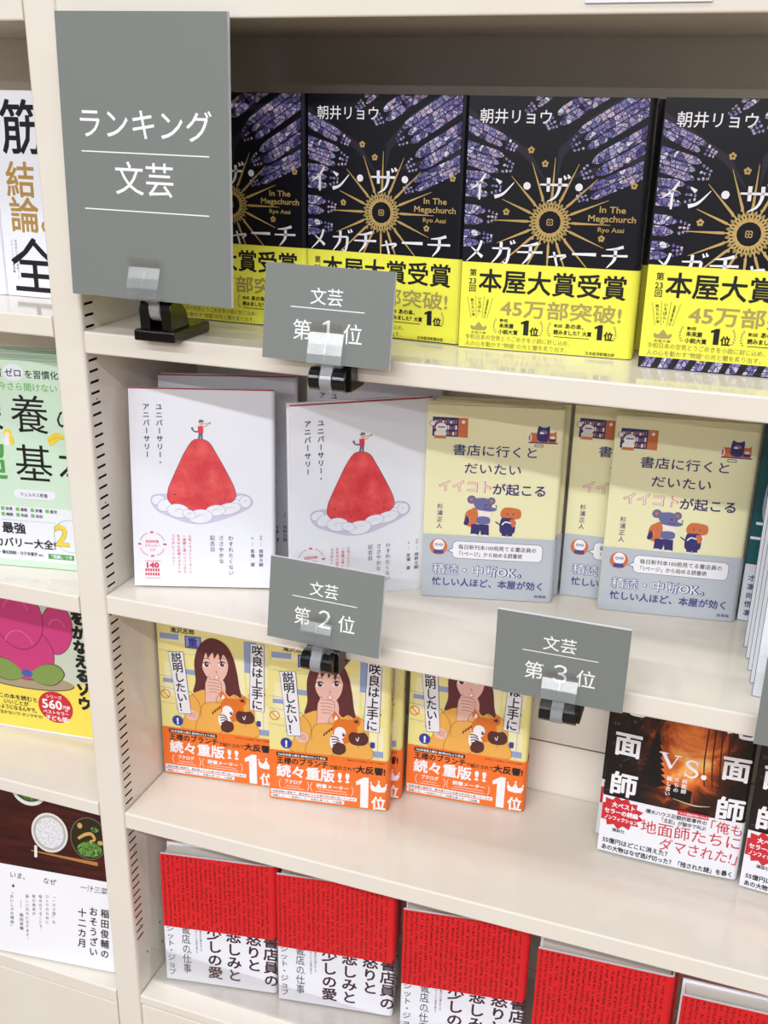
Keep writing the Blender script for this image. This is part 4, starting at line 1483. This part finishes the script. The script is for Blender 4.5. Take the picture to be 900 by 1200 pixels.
# ------------------------------------------------------------------ books on the shelves
z1, z2, z3, z4 = ZR[1], ZR[2], ZR[3], ZR[4]
g = 'copies of the black and purple book with a yellow band'
place(MEGA, 0.0315, 0.0905, z1, -1.0, 0.5, 'black and purple book with yellow band, mostly hidden behind the big grey sign', g)
place(MEGA, 0.1717, 0.0881, z1, -4.0, 0.5, 'black and purple book with yellow band behind the small grey first place sign', g)
place(MEGA, 0.3150, 0.1130, z1, 2.0, 0.0, 'black and purple book behind the fully uncovered copy, only its dark spine visible', g)
place(MEGA, 0.3124, 0.0730, z1, 3.0, 0.0, 'black and purple book whose yellow band is fully uncovered, right of the first place sign', g)
place(MEGA_UP, 0.4590, 0.0585, z1, 0.7, 0.4, 'black and purple book cut by the right edge, purple strip showing below its yellow band', g)

g = 'copies of the white strawberry book'
place(ANNIV, 0.0158, 0.0265, z2, 19.0, 8.0, 'white book with a red strawberry, leaning at the front left, whole cover visible', g)
place(ANNIV, 0.0092, 0.0960, z2, 19.0, 3.0, 'white book standing behind the leaning left strawberry book, only its top and dark spine visible', g)
place(ANNIV, 0.1690, 0.0510, z2, 36.5, 0.0, 'white book with a red strawberry, its lower part behind the second place sign', g)
place(ANNIV, 0.1400, 0.1550, z2, 3.0, 0.5, 'white book behind the right strawberry book, only its pale top edge visible', g)

g = 'copies of the pale yellow book with two small animals'
place(YELLOW, 0.2760, 0.1111, z2, 13.8, 0.6, 'pale yellow and grey book, whole cover visible, next to the right strawberry book', g)
place(YELLOW, 0.2775, 0.1300, z2, 13.0, 0.6, 'pale yellow book directly behind the left yellow copy, only its spine edge showing', g)
place(YELLOW, 0.3990, 0.1625, z2, 5.0, 0.0, 'pale yellow book between the two fully visible yellow copies, half hidden by the right one', g)
place(YELLOW, 0.4380, 0.1440, z2, 8.6, 0.0, 'pale yellow and grey book, whole cover visible, next to the teal book', g)

g = 'copies of the teal book with white lower part'
place(TEAL, 0.5610, 0.1685, z2, -0.5, 0.2, 'teal and white book at the very back, showing right of the pale yellow book', None)
g = 'copies of the white fronted book with teal edges'
for i, la in enumerate(('white fronted book nearest the shelf edge, cut by the right edge of the photo', 'white fronted book second from the shelf edge, only its page edges showing',
                        'white fronted book third from the shelf edge, only its page edges showing', 'white fronted book fourth from the shelf edge, only its page edges showing',
                        'white fronted book fifth from the shelf edge, only its page edges showing')):
    place(WHITE_FRONT, 0.5770 - 0.0021 * i, 0.0310 + 0.0212 * i, z2, -5.5, 0.2, la, g)

g = 'copies of the comic cover book with an orange band'
place(SAKU, 0.0034, 0.0765, z3, 8.2, 0.8, 'comic cover book with orange band touching the slotted post', g)
place(SAKU, 0.1290, 0.0757, z3, 10.1, 2.4, 'comic cover book with orange band right under the second place sign clip', g)
place(SAKU, 0.1345, 0.1012, z3, 9.6, 2.0, 'comic cover book behind the middle copy, only its yellow spine showing', g)
place(SAKU, 0.2590, 0.1350, z3, 4.9, 3.0, 'comic cover book with orange band standing left of the third place sign clip', g)

g = 'copies of the burning house book'
place(JIMEN, 0.4641, 0.1150, z3, 0.4, 4.2, 'dark book with a burning house and white band, cover almost whole', g)
place(JIMEN, 0.4590, 0.1400, z3, 0.0, 4.0, 'dark book behind the burning house copy, only a red and white edge visible', g)
place(JIMEN, 0.5975, 0.1105, z3, -2.0, 3.0, 'dark book with white band cut by the right edge of the photo', g)

g = 'copies of the white book in a red wrapper'
zr = z4 + 0.0024
red_at = [(0.0175, 0.0305, 10.2, 1.6), (0.1471, 0.0485, 9.0, 0.5), (0.2880, 0.0470, 8.6, 0.3), (0.4260, 0.0400, 3.5, 1.2), (0.5610, 0.0300, 3.0, 1.0)]
red_lab = ['red wrapped book at the left end, beside the slotted post', 'red wrapped book second from the slotted post',
           'red wrapped book in the middle of the lowest shelf, third from the post', 'red wrapped book fourth from the slotted post',
           'red wrapped book at the bottom right corner, with a pale left edge']
back_lab = ['second red wrapped book behind the one beside the slotted post', 'red wrapped book behind the second from the post, pale page tops showing',
            'red wrapped book behind the third from the post, its top edge showing', 'red wrapped book behind the fourth from the post, a dark red sliver at its right', None]
for (x, y, yaw, lean), la, lb in zip(red_at, red_lab, back_lab):
    place(RED, x, y, zr, yaw, lean, la, g)
    if lb:
        place(RED, x + (0.004 if x > 0.4 else -0.006), y + 0.026, zr, yaw - 1.0, lean + 2.0, lb, g)

place(MUSCLE, -0.1330, 0.0750, ZL[1], 0.0, 1.0, 'white book with big black and gold characters, half behind the post', 'white and gold books in the left bay')
place(MUSCLE, -0.2352, 0.0740, ZL[1], 0.0, 1.0, 'white book at the left photo edge beside the black and gold lettered one', 'white and gold books in the left bay')
place(GREEN, -0.1800, 0.0285, ZL[2], 10.5, 2.0, 'pale green health book with large black characters', 'pale green books')
place(GREEN, -0.1820, 0.0500, ZL[2], 10.0, 2.0, 'pale green book directly behind the front green one, only its top edge visible', 'pale green books')
place(GREEN, -0.1850, 0.0720, ZL[2], 9.0, 2.0, 'pale green book farthest back, only a thin top edge visible', 'pale green books')
place(PINK, -0.2320, 0.0830, ZL[3], 6.0, 1.0, 'yellow book with a rounded pink picture and a round red badge', None)
place(FOOD, -0.1930, 0.0030, ZL[4], 6.7, 10.0, 'white book with a photo of rice and side dishes', None)


# ------------------------------------------------------------------ grey ranking signs and their clips
def make_acrylic():
    m = MATS['clear_acrylic']
    nt = m.node_tree
    for n in list(nt.nodes):
        nt.nodes.remove(n)
    out = nt.nodes.new('ShaderNodeOutputMaterial')
    mix = nt.nodes.new('ShaderNodeMixShader')
    tr = nt.nodes.new('ShaderNodeBsdfTransparent')
    tr.inputs[0].default_value = (0.985, 0.988, 0.99, 1)
    gl = nt.nodes.new('ShaderNodeBsdfGlossy')
    gl.inputs['Roughness'].default_value = 0.24
    lw = nt.nodes.new('ShaderNodeLayerWeight')
    lw.inputs[0].default_value = 0.5
    pw = nt.nodes.new('ShaderNodeMath'); pw.operation = 'POWER'
    pw.inputs[1].default_value = 4.0
    nt.links.new(lw.outputs['Facing'], pw.inputs[0])
    fr = nt.nodes.new('ShaderNodeMapRange')
    fr.inputs[3].default_value = 0.10
    fr.inputs[4].default_value = 0.75
    nt.links.new(pw.outputs[0], fr.inputs[0])
    nt.links.new(fr.outputs[0], mix.inputs[0])
    nt.links.new(tr.outputs[0], mix.inputs[1])
    nt.links.new(gl.outputs[0], mix.inputs[2])
    nt.links.new(mix.outputs[0], out.inputs[0])


make_acrylic()


def sign_mesh(name, W, H, t, art):
    w, h = W / 2, H / 2
    V = [(-w, 0, -h), (w, 0, -h), (w, 0, h), (-w, 0, h), (-w, t, -h), (w, t, -h), (w, t, h), (-w, t, h)]
    F = [(0, 1, 2, 3), (5, 4, 7, 6), (1, 5, 6, 2), (4, 0, 3, 7), (3, 2, 6, 7), (4, 5, 1, 0)]
    M = [0, 0, 1, 1, 1, 1]
    o = len(V)
    mats = [SIGN_GREY, SIGN_CORE] + art.mats
    for x, y, d in art.v:
        V.append((x / 1000 - w, -d / 1000 * 0.6, y / 1000 - h))
    for q, mi in zip(art.f, art.m):
        F.append(tuple(o + i for i in q)); M.append(2 + mi)
    return mesh_from(name, V, F, mats, M)


def sign(name, W, H, t, art, loc, ang, label, group=None):
    o = link(name, sign_mesh(name, W, H, t, art))
    o.rotation_mode = 'YXZ'
    o.location = loc
    o.rotation_euler = (ang[1], ang[2], ang[0])
    return tag(o, label, 'sign', group)


def art_rank(n):
    a = Art()
    a.text(WHITE_INK, '文芸', 37.5, 45.2, 13.6, 0.004)
    a.rect(WHITE_INK, 22, 40.7, 82, 41.4)
    a.text(WHITE_INK, '第', 24.2, 18.0, 16.4, 0.004); a.text(WHITE_INK, '位', 65.4, 18.0, 16.4, 0.004)
    if n == '1':
        a.poly(WHITE_INK, [(52.6, 17.4), (54.8, 17.4), (54.8, 33), (53.2, 33), (49.0, 30.6), (49.0, 29.2), (52.6, 30.2)])
    else:
        a.text(WHITE_INK, {'2': '２', '3': '３'}[n], 53.2, 17.2, 21.0, 0.004, align='c')
    return a


a = Art()
a.text(WHITE_INK, 'ランキング', 13.5, 123, 24, 0.006, width=116)
a.rect(WHITE_INK, 16.5, 110.8, 127, 111.7)
a.text(WHITE_INK, '文芸', 44.5, 82.5, 26.5, 0.004)
a.rect(WHITE_INK, 16.5, 67.8, 126, 68.7)
sign('category_sign', 0.1436, 0.2101, 0.0040, a, (0.0820, -0.0180, 0.2688), (0.017, -0.0179, 0.0122), 'large grey upright sign with white lettering on the top left shelf')
sign('rank_sign', 0.1042, 0.0726, 0.0030, art_rank('1'), (0.2329, -0.0183, 0.1630), (0.0186, -0.1157, 0.0155), 'small grey sign with white number 1', 'small grey ranking signs')
sign('rank_sign', 0.1042, 0.0726, 0.0030, art_rank('2'), (0.2291, -0.0163, -0.0829), (-0.0341, -0.1398, 0.0031), 'small grey sign with white number 2', 'small grey ranking signs')
sign('rank_sign', 0.1042, 0.0726, 0.0030, art_rank('3'), (0.4307, -0.0194, -0.0926), (0.0132, 0.0001, 0.0047), 'small grey sign with white number 3', 'small grey ranking signs')
b_ = Art()
sign('rank_sign', 0.1042, 0.0726, 0.0030, b_, (0.6330, -0.0200, -0.0955), (0.0, -0.03, 0.0), 'small grey sign cut off by the right edge of the photo', 'small grey ranking signs')


def ribbon(path, t):
    # closed outline of a bent strip of thickness t following path (y, z)
    L = []; Rr = []
    n = len(path)
    for i, p in enumerate(path):
        a = path[max(i - 1, 0)]; b = path[min(i + 1, n - 1)]
        dx, dy = b[0] - a[0], b[1] - a[1]
        d = math.hypot(dx, dy)
        nx, ny = -dy / d * t / 2, dx / d * t / 2
        L.append((p[0] + nx, p[1] + ny)); Rr.append((p[0] - nx, p[1] - ny))
    return L + list(reversed(Rr))


HOLDER = [(-0.0105, 0.0135), (-0.0110, -0.0015), (-0.0130, -0.0030), (-0.0285, -0.0030), (-0.0302, -0.0010), (-0.0286, 0.0060), (-0.0260, 0.0135), (-0.0222, 0.0215), (-0.0225, 0.0240), (-0.0262, 0.0300)]


def clip(loc, yaw, hinge_z, holder_z, tilt, label, group, standing=False):
    root = empty('sign_clip', loc, (0, 0, yaw))
    tag(root, label, 'sign clip', group)
    hz = hinge_z
    bm = bmesh.new()
    if standing:
        # foot slab resting on the shelf, two ears carrying the roller
        bm_box(bm, -0.019, 0.019, -0.0150, 0.045, 0.0003, 0.0095, bevel=0.0016)
        prof = [(-0.0110, 0.009), (-0.0115, hz)]
        prof += [(-0.0020 + 0.0095 * math.cos(R(t)), hz + 0.0095 * math.sin(R(t))) for t in (180, 150, 120, 90, 60, 30)]
        prof += [(0.0140, hz - 0.002), (0.0190, 0.009)]
        bm_prism(bm, prof, 'x', -0.0145, -0.0055, bevel=0.0008)
        bm_prism(bm, prof, 'x', 0.0055, 0.0145, bevel=0.0008)
        bm_prism(bm, [(0.004, 0.009), (0.004, hz - 0.004), (0.0140, hz - 0.004), (0.0190, 0.009)], 'x', -0.006, 0.006)
        hy = -0.002
    else:
        # jaw gripping the shelf lip from the front
        prof = [(-0.0150, hz - 0.0092), (-0.0150, hz + 0.0092), (-0.0060, hz + 0.0155), (-0.0005, 0.0010), (0.022, 0.0010), (0.022, 0.0045), (-0.0040, 0.0060),
                (-0.0100, 0.0040)]
        prof = [(-0.0160, hz - 0.0092), (-0.0160, hz + 0.0092), (-0.0090, 0.0045), (0.0220, 0.0045), (0.0220, 0.0008), (-0.0006, 0.0008), (-0.0006, -0.0200),
                (0.0150, -0.0200), (0.0150, min(hz - 0.0100, -0.0235)), (-0.0060, min(hz - 0.0100, -0.0235))]
        bm_prism(bm, prof, 'x', -0.0135, 0.0175, bevel=0.0007)
        bm_cyl(bm, (-0.0165, hz), 0.0094, -0.0145, -0.0058)
        bm_cyl(bm, (-0.0165, hz), 0.0094, 0.0052, 0.0150)
        hy = -0.0165
    link('base', from_bm('clip_base', bm, [BLACK_PLASTIC]), root)
    bm = bmesh.new()
    bm_cyl(bm, (hy - 0.0006, hz), 0.0097, -0.0050, 0.0046)
    bm_prism(bm, [(hy - 0.008, hz + 0.004), (hy + 0.001, hz + 0.004), (-0.0120, holder_z - 0.0035), (-0.0215, holder_z - 0.0035)], 'x', -0.0050, 0.0046)
    link('roller', from_bm('clip_roller', bm, [mat('clear_roller', (214, 216, 222), 0.12, trans=0.55, ior=1.45)]), root)
    bm = bmesh.new()
    bm_prism(bm, [(p[0], p[1] + holder_z) for p in ribbon(HOLDER, 0.0011)], 'x', -0.0140, 0.0140)
    bm_prism(bm, [(p[0], p[1] + holder_z) for p in ribbon([(-0.0294, 0.0), (-0.0280, 0.0060), (-0.0254, 0.0135), (-0.0218, 0.0210)], 0.0014)], 'x', -0.0004, 0.0004)
    h = link('holder', from_bm('clip_holder', bm, [ACRYLIC]), root)
    h['label'] = 'clear folded acrylic holder'
    h.rotation_euler = (0, 0, 0)
    return root


gc = 'black sign clips on the shelf edges'
clip((0.0790, 0.0, ZR[1]), 0.0, 0.0255, 0.0395, 0, 'black clip stand with clear holder under the large grey sign', gc, standing=True)
clip((0.2340, 0.0, ZR[1]), 0.0186, -0.0150, 0.0005, 0, 'black clip with clear holder under the number 1 sign', gc)
clip((0.2255, 0.0, ZR[2]), -0.03, -0.0150, 0.0030, 0, 'black clip with clear holder under the number 2 sign', gc)
clip((0.4325, 0.0, ZR[2]), 0.0132, -0.0185, -0.0085, 0, 'black clip with clear holder under the number 3 sign', gc)

# ------------------------------------------------------------------ clear guard on the lowest shelf, shelf-edge label
bm = bmesh.new()
bm_prism(bm, [(0.0245, 0.0002), (0.175, 0.0002), (0.175, 0.0020), (0.0262, 0.0020), (0.0262, 0.0470), (0.0245, 0.0470)], 'x', 0.0030, 0.70)
o = link('book_guard', from_bm('book_guard', bm, [ACRYLIC]))
o.location = (0, 0, ZR[4])
tag(o, 'clear acrylic front guard holding up the red books on the lowest shelf', 'book guard')

bm = bmesh.new()
bm_box(bm, 0.4065, 0.4865, -0.0012, 0.0002, 0.3762, 0.3882, bevel=0.0003)
o = link('price_label', from_bm('price_label', bm, [mat('label_white', (236, 238, 246), 0.3)]))
tag(o, 'white label strip on the edge of the highest shelf board', 'label')

bpy.data.objects.remove(_to)
